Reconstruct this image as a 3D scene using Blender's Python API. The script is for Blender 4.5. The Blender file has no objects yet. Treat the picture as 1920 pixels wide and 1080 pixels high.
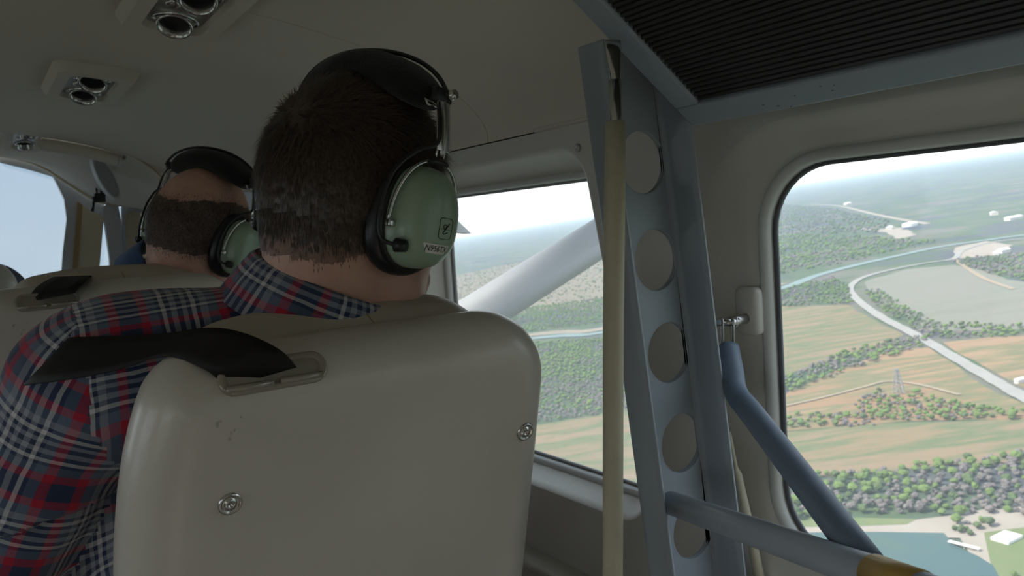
import bpy, bmesh, math, random
import numpy as np
from math import sin, cos, pi, radians, sqrt, atan2, exp
from mathutils import Vector, Matrix

random.seed(7)
RNG = np.random.default_rng(11)
SC = bpy.context.scene
COL = SC.collection

# ------------------------------------------------------------------ camera
F = 1500.0                                   # focal length in pixels of a 1920 wide frame
CAM = np.array([0.0, 0.0, 1.05])
YAW, PITCH, ROLL = radians(34.5), radians(-4.5), radians(4.0)
FWD = np.array([sin(YAW)*cos(PITCH), cos(YAW)*cos(PITCH), sin(PITCH)])
R0 = np.array([cos(YAW), -sin(YAW), 0.0])
U0 = np.cross(R0, FWD)
RIGHT = R0*cos(ROLL) - U0*sin(ROLL)
UP = U0*cos(ROLL) + R0*sin(ROLL)
def ray(px, py): return FWD + RIGHT*((px-960)/F) + UP*((540-py)/F)
def onx(px, py, x): d = ray(px, py); return CAM + d*((x-CAM[0])/d[0])
def ony(px, py, y): d = ray(px, py); return CAM + d*((y-CAM[1])/d[1])
def onz(px, py, z): d = ray(px, py); return CAM + d*((z-CAM[2])/d[2])
def ond(px, py, zc): return CAM + ray(px, py)*zc
cam_data = bpy.data.cameras.new('camera')
cam_data.sensor_width = 36.0
cam_data.lens = F/1920*36.0
cam_data.clip_start = 0.02; cam_data.clip_end = 90000
cam = bpy.data.objects.new('camera', cam_data); COL.objects.link(cam)
M = Matrix.Identity(4)
for i in range(3):
    M[i][0] = RIGHT[i]; M[i][1] = UP[i]; M[i][2] = -FWD[i]; M[i][3] = CAM[i]
cam.matrix_world = M
cam_data.dof.use_dof = True; cam_data.dof.focus_distance = 0.85; cam_data.dof.aperture_fstop = 14.0
SC.camera = cam

# ------------------------------------------------------------------ earth frame (the aircraft is banking)
ALT = 150.0
EN = np.cross(ray(1500, 338), ray(880, 435)); EN /= np.linalg.norm(EN)
if EN[2] < 0: EN = -EN
E1 = R0 - EN*(R0 @ EN); E1 /= np.linalg.norm(E1)
E2 = np.cross(EN, E1)
NADIR = CAM - EN*ALT
EARTH = Matrix(((E1[0], E2[0], EN[0], NADIR[0]), (E1[1], E2[1], EN[1], NADIR[1]), (E1[2], E2[2], EN[2], NADIR[2]), (0, 0, 0, 1)))
def ground(px, py):                          # pixel -> ground coordinates (metres east / ahead of the nadir)
    d = ray(px, py); t = -ALT/(d @ EN); p = d*t
    return (float(p @ E1), float(p @ E2))

# ------------------------------------------------------------------ light
SC.view_settings.view_transform = 'Standard'
SC.view_settings.look = 'None'
SC.view_settings.gamma = 1.0
SC.view_settings.use_curve_mapping = False
SC.view_settings.exposure = 1.1
SC.cycles.use_denoising = True
SC.cycles.max_bounces = 14
SC.cycles.diffuse_bounces = 8
SC.cycles.transparent_max_bounces = 24
SC.cycles.volume_bounces = 1
SC.cycles.sample_clamp_indirect = 6.0
world = bpy.data.worlds.new('sky'); SC.world = world
world.use_nodes = True
nt = world.node_tree; nt.nodes.clear()
def WN(t, **k):
    n = nt.nodes.new(t)
    for a, b in k.items(): setattr(n, a, b)
    return n
w_out = WN('ShaderNodeOutputWorld'); w_bg = WN('ShaderNodeBackground'); w_tc = WN('ShaderNodeTexCoord')
w_dot = WN('ShaderNodeVectorMath', operation='DOT_PRODUCT'); w_dot.inputs[1].default_value = tuple(EN)
w_ramp = WN('ShaderNodeValToRGB')
el = w_ramp.color_ramp.elements
el[0].position = 0.0; el[0].color = (0.86, 0.89, 0.91, 1)
el[1].position = 1.0; el[1].color = (0.52, 0.66, 0.86, 1)
e = el.new(0.09); e.color = (0.82, 0.87, 0.92, 1)
e = el.new(0.35); e.color = (0.66, 0.77, 0.90, 1)
w_noise = WN('ShaderNodeTexNoise'); w_noise.inputs['Scale'].default_value = 3.0; w_noise.inputs['Detail'].default_value = 6
w_map = WN('ShaderNodeMapping'); w_map.inputs['Scale'].default_value = (1, 1, 3)
w_cr = WN('ShaderNodeValToRGB'); w_cr.color_ramp.elements[0].position = 0.5; w_cr.color_ramp.elements[1].position = 0.72
w_mix = WN('ShaderNodeMix', data_type='RGBA'); w_mix.inputs[7].default_value = (0.95, 0.96, 0.97, 1)
w_half = WN('ShaderNodeMath', operation='MULTIPLY'); w_half.inputs[1].default_value = 0.6
L = nt.links.new
L(w_tc.outputs['Generated'], w_dot.inputs[0]); L(w_dot.outputs['Value'], w_ramp.inputs[0])
L(w_tc.outputs['Generated'], w_map.inputs[0]); L(w_map.outputs[0], w_noise.inputs[0]); L(w_noise.outputs[0], w_cr.inputs[0])
L(w_cr.outputs[0], w_half.inputs[0]); L(w_half.outputs[0], w_mix.inputs[0]); L(w_ramp.outputs[0], w_mix.inputs[6])
L(w_mix.outputs[2], w_bg.inputs[0]); w_bg.inputs[1].default_value = 1.05; L(w_bg.outputs[0], w_out.inputs[0])
sun_d = bpy.data.lights.new('sun_offscreen', 'SUN'); sun_d.energy = 5.0; sun_d.angle = radians(8); sun_d.color = (1.0, 0.95, 0.87)
sun = bpy.data.objects.new('sun_offscreen', sun_d); COL.objects.link(sun)
sun.rotation_euler = Vector((0.58, -0.42, -0.70)).to_track_quat('-Z', 'Y').to_euler()

# ------------------------------------------------------------------ helpers
def vary(m, nodes, links, src, base, amt, scale, detail=4, vec=None):
    n = nodes.new('ShaderNodeTexNoise'); n.inputs['Scale'].default_value = scale; n.inputs['Detail'].default_value = detail
    if vec: links.new(vec, n.inputs[0])
    return n
MATS = {}
def mat(name, col, rough=0.5, metal=0.0, var=0.0, vscale=8.0, bump=0.0, bscale=120.0, spec=0.5, col2=None, coat=0.0, sheen=0.0):
    if name in MATS: return MATS[name]
    m = bpy.data.materials.new(name); m.use_nodes = True
    N, K = m.node_tree.nodes, m.node_tree.links
    b = N['Principled BSDF']
    b.inputs['Base Color'].default_value = (*col, 1); b.inputs['Roughness'].default_value = rough
    b.inputs['Metallic'].default_value = metal; b.inputs['Specular IOR Level'].default_value = spec
    if coat: b.inputs['Coat Weight'].default_value = coat
    if sheen: b.inputs['Sheen Weight'].default_value = sheen
    tc = N.new('ShaderNodeTexCoord')
    if var or col2:
        n = N.new('ShaderNodeTexNoise'); n.inputs['Scale'].default_value = vscale; n.inputs['Detail'].default_value = 5
        K.new(tc.outputs['Object'], n.inputs[0])
        mx = N.new('ShaderNodeMix'); mx.data_type = 'RGBA'
        c2 = col2 or tuple(min(1, c*(1+var)) for c in col); c1 = col if col2 else tuple(c*(1-var) for c in col)
        mx.inputs[6].default_value = (*c1, 1); mx.inputs[7].default_value = (*c2, 1)
        r = N.new('ShaderNodeValToRGB'); r.color_ramp.elements[0].position = 0.35; r.color_ramp.elements[1].position = 0.65
        K.new(n.outputs[0], r.inputs[0]); K.new(r.outputs[0], mx.inputs[0]); K.new(mx.outputs[2], b.inputs['Base Color'])
    if bump:
        n2 = N.new('ShaderNodeTexNoise'); n2.inputs['Scale'].default_value = bscale; n2.inputs['Detail'].default_value = 3
        K.new(tc.outputs['Object'], n2.inputs[0])
        bp = N.new('ShaderNodeBump'); bp.inputs['Strength'].default_value = bump; bp.inputs['Distance'].default_value = 0.002
        K.new(n2.outputs[0], bp.inputs['Height']); K.new(bp.outputs[0], b.inputs['Normal'])
    MATS[name] = m
    return m
def glassmat(name, tint, haze, hazecol=(0.9, 0.92, 0.95)):
    m = bpy.data.materials.new(name); m.use_nodes = True
    N, K = m.node_tree.nodes, m.node_tree.links; N.clear()
    out = N.new('ShaderNodeOutputMaterial'); tr = N.new('ShaderNodeBsdfTransparent'); tr.inputs[0].default_value = (*tint, 1)
    tl = N.new('ShaderNodeBsdfTranslucent'); tl.inputs[0].default_value = (*hazecol, 1)
    gl = N.new('ShaderNodeBsdfGlossy'); gl.inputs['Roughness'].default_value = 0.03
    nz = N.new('ShaderNodeTexNoise'); nz.inputs['Scale'].default_value = 3; tc = N.new('ShaderNodeTexCoord'); K.new(tc.outputs['Object'], nz.inputs[0])
    mr = N.new('ShaderNodeMapRange'); mr.inputs[3].default_value = haze*0.8; mr.inputs[4].default_value = haze*1.2
    K.new(nz.outputs[0], mr.inputs[0])
    m1 = N.new('ShaderNodeMixShader'); K.new(mr.outputs[0], m1.inputs[0]); K.new(tr.outputs[0], m1.inputs[1]); K.new(tl.outputs[0], m1.inputs[2])
    m2 = N.new('ShaderNodeMixShader'); m2.inputs[0].default_value = 0.03; K.new(m1.outputs[0], m2.inputs[1]); K.new(gl.outputs[0], m2.inputs[2])
    K.new(m2.outputs[0], out.inputs[0])
    return m

def mk(name, V, Fc, material=None, parent=None, smooth=True, uv=None, mw=None, origin=None):
    V = np.asarray(V, float)
    if parent is not None and mw is None and origin is None: V = V - np.array(worldloc(parent))
    if origin is not None: V = V - np.array(origin)
    me = bpy.data.meshes.new(name); me.from_pydata(V.tolist(), [], [tuple(int(i) for i in f) for f in Fc])
    if smooth: me.polygons.foreach_set('use_smooth', [True]*len(me.polygons))
    if uv is not None:
        lay = me.uv_layers.new(name='UVMap'); lay.data.foreach_set('uv', np.asarray(uv, np.float32).ravel())
    me.validate(); me.update()
    if material: me.materials.append(material)
    o = bpy.data.objects.new(name, me); COL.objects.link(o)
    if parent is not None: o.parent = parent
    if mw is not None: o.matrix_world = mw
    if origin is not None: o.location = origin if parent is None else tuple(np.array(origin)-np.array(worldloc(parent)))
    return o
LOCS = {}
def worldloc(o):
    while o is not None:
        if o.name in LOCS: return LOCS[o.name]
        o = o.parent
    return (0, 0, 0)
def empty(name, loc=(0, 0, 0)):
    o = bpy.data.objects.new(name, None); COL.objects.link(o); o.location = loc; LOCS[o.name] = tuple(loc); o.empty_display_size = 0.05
    return o
def tag(o, label=None, cat=None, group=None, kind=None):
    if label: o['label'] = label
    if cat: o['category'] = cat
    if group: o['group'] = group
    if kind: o['kind'] = kind
    return o
def struct(o, label, cat=None):
    o['kind'] = 'structure'; o['label'] = label; o['category'] = cat or o.name.split('_')[0]
    return o
def copy_tree(o, parent=None):
    c = o.copy(); COL.objects.link(c); c.parent = parent
    for ch in list(o.children): copy_tree(ch, c)
    return c
def sharp(o, ang=35):
    me = o.data
    bm = bmesh.new(); bm.from_mesh(me)
    for e in bm.edges:
        if len(e.link_faces) == 2: e.smooth = e.calc_face_angle(0) < radians(ang)
    bm.to_mesh(me); bm.free()
    return o
def join(*parts):
    V, Fc, n = [], [], 0
    for v, f in parts:
        v = np.asarray(v, float); V.append(v); Fc += [tuple(i+n for i in q) for q in f]; n += len(v)
    return np.vstack(V), Fc
def tube(P, r, n=12, cap=True):
    P = [np.asarray(p, float) for p in P]; R = [r]*len(P) if np.isscalar(r) else list(r)
    V, Fc = [], []
    t0 = P[1]-P[0]; a = np.cross(t0, [0.3, 0.2, 1.0]); a /= np.linalg.norm(a)
    for i, p in enumerate(P):
        t = P[min(i+1, len(P)-1)]-P[max(i-1, 0)]; t = t/np.linalg.norm(t)
        a = a - t*(a @ t); a /= np.linalg.norm(a); b = np.cross(t, a)
        for k in range(n): V.append(p + R[i]*(a*cos(2*pi*k/n)+b*sin(2*pi*k/n)))
    for i in range(len(P)-1):
        for k in range(n): Fc.append((i*n+k, i*n+(k+1) % n, (i+1)*n+(k+1) % n, (i+1)*n+k))
    if cap: Fc.append(tuple(range(n-1, -1, -1))); Fc.append(tuple(range((len(P)-1)*n, len(P)*n)))
    return np.array(V), Fc
def spline(P, m=8):
    P = [np.asarray(p, float) for p in P]; Q = [2*P[0]-P[1]]+P+[2*P[-1]-P[-2]]; out = []
    for i in range(1, len(Q)-2):
        for j in range(m):
            t = j/m; a, b, c, d = Q[i-1], Q[i], Q[i+1], Q[i+2]
            out.append(0.5*(2*b+(c-a)*t+(2*a-5*b+4*c-d)*t*t+(3*b-a-3*c+d)*t**3))
    out.append(P[-1]); return out
def loft(loops, closed=True, cap0=False, cap1=False):
    n = len(loops[0]); V = np.vstack([np.asarray(l, float) for l in loops]); Fc = []
    for i in range(len(loops)-1):
        for k in range(n if closed else n-1): Fc.append((i*n+k, i*n+(k+1) % n, (i+1)*n+(k+1) % n, (i+1)*n+k))
    if cap0: Fc.append(tuple(range(n-1, -1, -1)))
    if cap1: Fc.append(tuple(range((len(loops)-1)*n, len(loops)*n)))
    return V, Fc
def bevbox(c, s, bev=0.003, seg=2, rot=None):
    bm = bmesh.new(); bmesh.ops.create_cube(bm, size=1.0)
    for v in bm.verts: v.co = Vector((v.co.x*s[0], v.co.y*s[1], v.co.z*s[2]))
    if bev: bmesh.ops.bevel(bm, geom=list(bm.edges), offset=min(bev, min(s)*0.45), segments=seg, profile=0.5, affect='EDGES')
    V = np.array([v.co[:] for v in bm.verts]); bm.verts.index_update(); Fc = [tuple(v.index for v in f.verts) for f in bm.faces]; bm.free()
    if rot is not None: V = V @ np.array(rot).T
    return V + np.asarray(c, float), Fc
def rrect(cu, cv, hu, hv, r, n=7):
    out = []
    for sx, sy, a0 in ((1, 1, 0), (-1, 1, pi/2), (-1, -1, pi), (1, -1, 3*pi/2)):
        for k in range(n):
            a = a0 + (pi/2)*k/(n-1); out.append((cu+sx*(hu-r)+r*cos(a), cv+sy*(hv-r)+r*sin(a)))
    return out
def extrude_poly(P, d):
    P = [np.asarray(p, float) for p in P]; d = np.asarray(d, float); n = len(P)
    V = np.array(P+[p+d for p in P]); Fc = [tuple(range(n)), tuple(range(2*n-1, n-1, -1))]
    for k in range(n): Fc.append((k, n+k, n+(k+1) % n, (k+1) % n))
    return V, Fc
def fix_normals(o):
    bm = bmesh.new(); bm.from_mesh(o.data); bmesh.ops.recalc_face_normals(bm, faces=bm.faces); bm.to_mesh(o.data); bm.free(); return o
def frame_from(u, f):                        # head frame: x = right, y = facing, z = up
    u = np.asarray(u, float); u = u/np.linalg.norm(u); f = np.asarray(f, float); f = f-u*(f @ u); f /= np.linalg.norm(f)
    return np.column_stack([np.cross(f, u), f, u])
def mat4(Rm, t):
    m = Matrix.Identity(4)
    for i in range(3):
        for j in range(3): m[i][j] = Rm[i][j]
        m[i][3] = t[i]
    return m

# ---- signed distance shapes meshed with surface nets (organic continuous surfaces)
class SDF:
    def __init__(s, lo, hi, h):
        s.lo = np.array(lo, float); s.h = h
        s.n = np.ceil((np.array(hi)-s.lo)/h).astype(int)+1
        s.F = np.full(s.n, 0.3, np.float32)
        s.ax = [s.lo[i]+h*np.arange(s.n[i]) for i in range(3)]
    def add(s, fn, lo, hi, k=0.02, sub=False):
        m = 0.05 if k > 0.012 else 0.03
        sl = []
        for i in range(3):
            a = int(max(0, np.floor((lo[i]-m-s.lo[i])/s.h))); b = int(min(s.n[i], np.ceil((hi[i]+m-s.lo[i])/s.h)+1))
            if a >= b: return
            sl.append(slice(a, b))
        X, Y, Z = np.meshgrid(*[s.ax[i][sl[i]] for i in range(3)], indexing='ij')
        P = np.stack([X, Y, Z], -1).astype(np.float32); d = fn(P).astype(np.float32); A = s.F[tuple(sl)]
        if sub:
            s.F[tuple(sl)] = np.maximum(A, -d); return
        hh = np.maximum(k-np.abs(A-d), 0)/k
        s.F[tuple(sl)] = np.minimum(A, d)-hh*hh*k*0.25
    def cap(s, a, b, ra, rb=None, k=0.02):
        rb = ra if rb is None else rb; a = np.array(a, float); b = np.array(b, float); ab = b-a; L2 = ab @ ab
        def fn(P):
            t = np.clip(((P-a) @ ab)/L2, 0, 1); return np.linalg.norm(P-a-t[..., None]*ab, axis=-1)-(ra+(rb-ra)*t)
        r = max(ra, rb); s.add(fn, np.minimum(a, b)-r, np.maximum(a, b)+r, k)
    def ell(s, c, r, R=None, k=0.02, sub=False):
        c = np.array(c, float); r = np.array(r, float); R = np.eye(3) if R is None else np.array(R)
        def fn(P):
            q = (P-c) @ R; k0 = np.linalg.norm(q/r, axis=-1); k1 = np.linalg.norm(q/(r*r), axis=-1)+1e-9; return k0*(k0-1)/k1
        e = np.sqrt((R*R) @ (r*r)); s.add(fn, c-e, c+e, k, sub)
    def mesh(s, off=0.0):
        Fd = s.F-off; n = s.n; S = Fd < 0
        cs = [(i, j, k) for i in (0, 1) for j in (0, 1) for k in (0, 1)]
        sl = lambda A, c: A[c[0]:n[0]-1+c[0], c[1]:n[1]-1+c[1], c[2]:n[2]-1+c[2]]
        cnt = sum(sl(S, c).astype(np.int8) for c in cs); act = (cnt > 0) & (cnt < 8)
        I = np.argwhere(act); idx = np.full(act.shape, -1, np.int64); idx[act] = np.arange(len(I))
        vals = {c: Fd[I[:, 0]+c[0], I[:, 1]+c[1], I[:, 2]+c[2]] for c in cs}
        acc = np.zeros((len(I), 3)); w = np.zeros(len(I))
        for c in cs:
            for ax in range(3):
                if c[ax] == 0:
                    d = list(c); d[ax] = 1; d = tuple(d); a, b = vals[c], vals[d]; m = (a < 0) != (b < 0)
                    t = np.where(m, a/np.where(m, a-b, 1), 0); p = np.repeat(np.array(c, float)[None], len(I), 0); p[:, ax] = t
                    acc[m] += p[m]; w[m] += 1
        V = s.lo+s.h*(I+acc/w[:, None]); Fc = []
        for ax in range(3):
            b, c = (ax+1) % 3, (ax+2) % 3
            s0 = [slice(1, n[q]-1) for q in range(3)]; s1 = list(s0); s0[ax] = slice(0, n[ax]-1); s1[ax] = slice(1, n[ax])
            A, B = S[tuple(s0)], S[tuple(s1)]; ch = np.argwhere(A != B)
            if not len(ch): continue
            fl = A[tuple(ch.T)]; g = ch.copy(); g[:, b] += 1; g[:, c] += 1
            def cell(db, dc):
                q = g.copy(); q[:, b] -= db; q[:, c] -= dc; return idx[tuple(q.T)]
            Q = np.stack([cell(1, 1), cell(0, 1), cell(0, 0), cell(1, 0)], 1)
            Q[~fl] = Q[~fl][:, ::-1]; Fc.append(Q)
        return V, np.vstack(Fc)
def prune(V, Fc, keep):                      # drop faces whose centre fails keep()
    Fc = np.asarray(Fc); c = V[Fc].mean(1); Fc = Fc[keep(c)]; u, inv = np.unique(Fc, return_inverse=True)
    return V[u], inv.reshape(Fc.shape)
def vnormals(V, Fc):
    Fc = np.asarray(Fc); a = V[Fc[:, 2]]-V[Fc[:, 0]]; b = V[Fc[:, 3]]-V[Fc[:, 1]]; fn = np.cross(a, b); N = np.zeros_like(V)
    for k in range(4): np.add.at(N, Fc[:, k], fn)
    return N/(np.linalg.norm(N, axis=1)[:, None]+1e-12)
def smooth(V, Fc, it=2):
    Fc = np.asarray(Fc)
    for _ in range(it):
        A = np.zeros_like(V); w = np.zeros(len(V))
        for k in range(4):
            np.add.at(A, Fc[:, k], V[Fc[:, (k+1) % 4]]); np.add.at(w, Fc[:, k], 1)
            np.add.at(A, Fc[:, k], V[Fc[:, (k+3) % 4]]); np.add.at(w, Fc[:, k], 1)
        V = 0.5*V+0.5*A/np.maximum(w, 1)[:, None]
    return V

# ------------------------------------------------------------------ materials
M_liner = mat('headliner_vinyl', (0.67, 0.605, 0.525), 0.7, var=0.03, vscale=3, bump=0.06, bscale=400)
M_wall = mat('sidewall_plastic', (0.60, 0.585, 0.53), 0.5, var=0.03, vscale=4, bump=0.04, bscale=500)
M_reveal = mat('window_reveal_plastic', (0.62, 0.60, 0.53), 0.5, var=0.03, vscale=4)
M_frame = mat('window_frame_grey', (0.56, 0.565, 0.53), 0.4)
M_rubber = mat('dark_gasket', (0.10, 0.105, 0.115), 0.6)
M_cream = mat('cream_trim', (0.70, 0.60, 0.43), 0.5, var=0.04)
M_tan = mat('tan_edge', (0.42, 0.27, 0.14), 0.6)
M_greywhite = mat('grey_white_paint', (0.56, 0.57, 0.57), 0.45, var=0.03)
M_floor = mat('cabin_carpet', (0.50, 0.46, 0.40), 0.95, var=0.1, vscale=90, bump=0.4, bscale=600)
M_vinyl = mat('seat_vinyl', (0.55, 0.515, 0.45), 0.34, var=0.05, vscale=5, bump=0.10, bscale=900, coat=0.12)
M_vinyl2 = mat('seat_leather', (0.47, 0.42, 0.34), 0.45, var=0.05, vscale=6, bump=0.25, bscale=700)
M_steel = mat('chrome_steel', (0.62, 0.61, 0.60), 0.22, 1.0)
M_dull = mat('dull_aluminium', (0.48, 0.47, 0.46), 0.38, 1.0)
M_black = mat('black_plastic', (0.012, 0.012, 0.014), 0.4)
M_belt = mat('black_belt_webbing', (0.012, 0.011, 0.011), 0.6, bump=0.2, bscale=900, spec=0.25)
M_bezel = mat('clear_bezel', (0.28, 0.25, 0.20), 0.15, coat=0.6)
M_blue = mat('blue_grey_paint', (0.32, 0.365, 0.405), 0.42, var=0.04, vscale=10, bump=0.03, bscale=300)
M_bluepad = mat('blue_grey_foam', (0.15, 0.20, 0.265), 0.5, var=0.06, vscale=14, bump=0.05, bscale=200)
M_rib = mat('ribbed_rubber', (0.035, 0.033, 0.033), 0.42, var=0.1, vscale=20)
M_beigepad = mat('beige_foam_sleeve', (0.47, 0.43, 0.31), 0.55, var=0.06, vscale=18, bump=0.05, bscale=200)
M_tape = mat('ochre_tape', (0.45, 0.29, 0.07), 0.5, var=0.1)
M_skin = mat('skin', (0.60, 0.355, 0.275), 0.5, var=0.07, vscale=40, bump=0.1, bscale=500)
M_eye = mat('eye_white', (0.8, 0.8, 0.78), 0.2)
M_hair = mat('dark_brown_hair', (0.036, 0.025, 0.019), 0.40, col2=(0.105, 0.072, 0.054), vscale=300)
M_hair2 = mat('short_dark_hair', (0.028, 0.019, 0.016), 0.55, col2=(0.05, 0.034, 0.028), vscale=300)
M_green = mat('sage_green_shell', (0.30, 0.40, 0.29), 0.36, var=0.02, coat=0.25)
M_cush = mat('ear_cushion_vinyl', (0.010, 0.011, 0.016), 0.35)
M_fleece = mat('black_fleece_pad', (0.006, 0.006, 0.008), 0.95, bump=0.6, bscale=500, sheen=0.15)
M_tagw = mat('white_label', (0.72, 0.70, 0.66), 0.6)
M_ink = mat('black_ink', (0.012, 0.012, 0.012), 0.6)
M_denim = mat('dark_trousers', (0.03, 0.04, 0.065), 0.85, bump=0.3, bscale=800)
M_shoe = mat('dark_shoe_leather', (0.02, 0.015, 0.012), 0.45)
M_blueshirt = mat('blue_cotton_shirt', (0.035, 0.105, 0.26), 0.85, var=0.08, vscale=30, bump=0.3, bscale=900, sheen=0.2)
M_greyshirt = mat('grey_cotton_shirt', (0.10, 0.115, 0.15), 0.85, bump=0.3, bscale=900)
M_glass = glassmat('window_acrylic', (0.84, 0.85, 0.85), 0.12)
M_glass_far = glassmat('hazy_window_acrylic', (0.81, 0.82, 0.82), 0.17)
M_shield = glassmat('tinted_windshield', (0.21, 0.265, 0.31), 0.05)
M_wing = mat('white_aircraft_paint', (0.40, 0.41, 0.43), 0.5)

def plaid_material():
    m = bpy.data.materials.new('plaid_flannel'); m.use_nodes = True
    N, K = m.node_tree.nodes, m.node_tree.links; b = N['Principled BSDF']; b.inputs['Roughness'].default_value = 0.9
    b.inputs['Sheen Weight'].default_value = 0.15
    uv = N.new('ShaderNodeUVMap'); uv.uv_map = 'UVMap'; sp = N.new('ShaderNodeSeparateXYZ')
    nz = N.new('ShaderNodeTexNoise'); nz.inputs['Scale'].default_value = 22; nz.inputs['Detail'].default_value = 2; K.new(uv.outputs[0], nz.inputs[0])
    mx0 = N.new('ShaderNodeVectorMath'); mx0.operation = 'MULTIPLY_ADD'; mx0.inputs[1].default_value = (0.006, 0.006, 0)
    K.new(nz.outputs['Color'], mx0.inputs[0]); K.new(uv.outputs[0], mx0.inputs[2]); K.new(mx0.outputs[0], sp.inputs[0])
    navy, slate, red, white, pale = (0.018, 0.034, 0.085), (0.10, 0.14, 0.205), (0.42, 0.012, 0.035), (0.60, 0.585, 0.59), (0.30, 0.32, 0.36)
    seq = [(0.0, red), (0.085, navy), (0.27, red), (0.355, slate), (0.44, navy), (0.475, white), (0.515, navy), (0.56, pale), (0.615, navy), (0.665, pale), (0.71, navy), (0.75, white), (0.79, navy), (0.83, pale), (0.90, slate)]
    cols = []
    for ax in (0, 1):
        dv = N.new('ShaderNodeMath'); dv.operation = 'MULTIPLY'; dv.inputs[1].default_value = 1/0.094; K.new(sp.outputs[ax], dv.inputs[0])
        fr = N.new('ShaderNodeMath'); fr.operation = 'FRACT'; K.new(dv.outputs[0], fr.inputs[0])
        r = N.new('ShaderNodeValToRGB'); r.color_ramp.interpolation = 'CONSTANT'; e = r.color_ramp.elements
        e[0].position = 0.0; e[0].color = (*seq[0][1], 1); e[1].position = seq[1][0]; e[1].color = (*seq[1][1], 1)
        for p, c in seq[2:]: q = e.new(p); q.color = (*c, 1)
        K.new(fr.outputs[0], r.inputs[0]); cols.append(r)
    mx = N.new('ShaderNodeMix'); mx.data_type = 'RGBA'; mx.inputs[0].default_value = 0.5
    K.new(cols[0].outputs[0], mx.inputs[6]); K.new(cols[1].outputs[0], mx.inputs[7]); K.new(mx.outputs[2], b.inputs['Base Color'])
    n2 = N.new('ShaderNodeTexNoise'); n2.inputs['Scale'].default_value = 900; tc = N.new('ShaderNodeTexCoord'); K.new(tc.outputs['Object'], n2.inputs[0])
    bp = N.new('ShaderNodeBump'); bp.inputs['Strength'].default_value = 0.3; bp.inputs['Distance'].default_value = 0.001; K.new(n2.outputs[0], bp.inputs['Height']); K.new(bp.outputs[0], b.inputs['Normal'])
    return m
M_plaid = plaid_material()

# ================================================================== CABIN SHELL
FLOOR = -0.15
WX = 0.75
def flat(P, name, material, parent=None): return mk(name, P, [tuple(range(len(P)))], material, parent, smooth=False)
floor = mk('floor', *bevbox((-0.05, 1.15, FLOOR-0.02), (1.7, 4.95, 0.04), 0), M_floor, smooth=False)
struct(floor, 'dark cabin floor carpet under the seats', 'floor')

WIN_N = [0]
def wall_panel(name, O, U, length, z0, z1, nrm, wins, label, tint=None, wmat=None):
    """vertical wall with sculpted window openings. O = start at floor, U = unit direction, nrm = into the cabin"""
    O = np.array(O, float); U = np.array(U, float); nrm = np.array(nrm, float)
    W = lambda u, z, d: O + U*u + np.array([0, 0, z]) - nrm*d      # d = depth out of the cabin
    bm = bmesh.new()
    def ring(pts):
        vs = [bm.verts.new(W(u, z, 0)) for u, z in pts]
        return [bm.edges.new((vs[i], vs[(i+1) % len(vs)])) for i in range(len(vs))]
    edges = ring([(0, z0), (length, z0), (length, z1), (0, z1)])
    for w in wins:
        a, b, c, d = w['box']; pl, pr, pb, pt = w['pad']
        w['outer'] = rrect((a-pl+b+pr)/2, (c-pb+d+pt)/2, (b+pr-a+pl)/2, (d+pt-c+pb)/2, w.get('ro', w['r']+0.03), 9)
        w['inner'] = rrect((a+b)/2, (c+d)/2, (b-a)/2, (d-c)/2, w['r'], 9)
        if 'skew' in w:                        # slanted rear edge
            for key in ('outer', 'inner'): w[key] = [(u+w['skew'](u, z), z) for u, z in w[key]]
        edges += ring(w['outer'])
    bmesh.ops.triangle_fill(bm, use_beauty=True, edges=edges)
    bmesh.ops.recalc_face_normals(bm, faces=bm.faces)
    me = bpy.data.meshes.new(name); bm.to_mesh(me); bm.free(); me.materials.append(wmat or M_wall)
    wall = bpy.data.objects.new(name, me); COL.objects.link(wall); struct(wall, label, 'wall')
    for w in wins:
        lo = []
        for t, dep in ((0, 0), (0.10, 0.001), (0.25, 0.006), (0.45, 0.014), (0.7, 0.020), (0.86, 0.022), (0.90, 0.026)):
            lo.append([W(o[0]*(1-t)+i[0]*t, o[1]*(1-t)+i[1]*t, dep*w.get('deep', 1.0)) for o, i in zip(w['outer'], w['inner'])])
        mk('reveal', *loft(lo), M_reveal, wall)
        WIN_N[0] += 1
        root = empty('window_%d' % WIN_N[0], W((w['box'][0]+w['box'][1])/2, w['box'][2], 0.03)); struct(root, w['label'], 'window')
        a, b, c, d = w['box']
        def rr(g, dep): return [W(u+(w['skew'](u, z) if 'skew' in w else 0), z, dep+0.026*(w.get('deep', 1.0)-1)) for u, z in rrect((a+b)/2, (c+d)/2, (b-a)/2+g, (d-c)/2+g, max(0.02, w['r']+g), 9)]
        mk('window_frame', *loft([rr(0.009, 0.028), rr(0.008, 0.018), rr(0.003, 0.015), rr(-0.003, 0.018), rr(-0.005, 0.026), rr(-0.005, 0.034)]), M_frame, root)
        mk('gasket', *loft([rr(-0.004, 0.030), rr(-0.008, 0.027), rr(-0.009, 0.034)]), w.get('gasket', M_rubber), root)
        pn = rr(-0.004, 0.032); pane = mk('pane', np.array(pn), [tuple(range(len(pn)))], w.get('glass', M_glass), root, smooth=False)
    return wall
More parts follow.
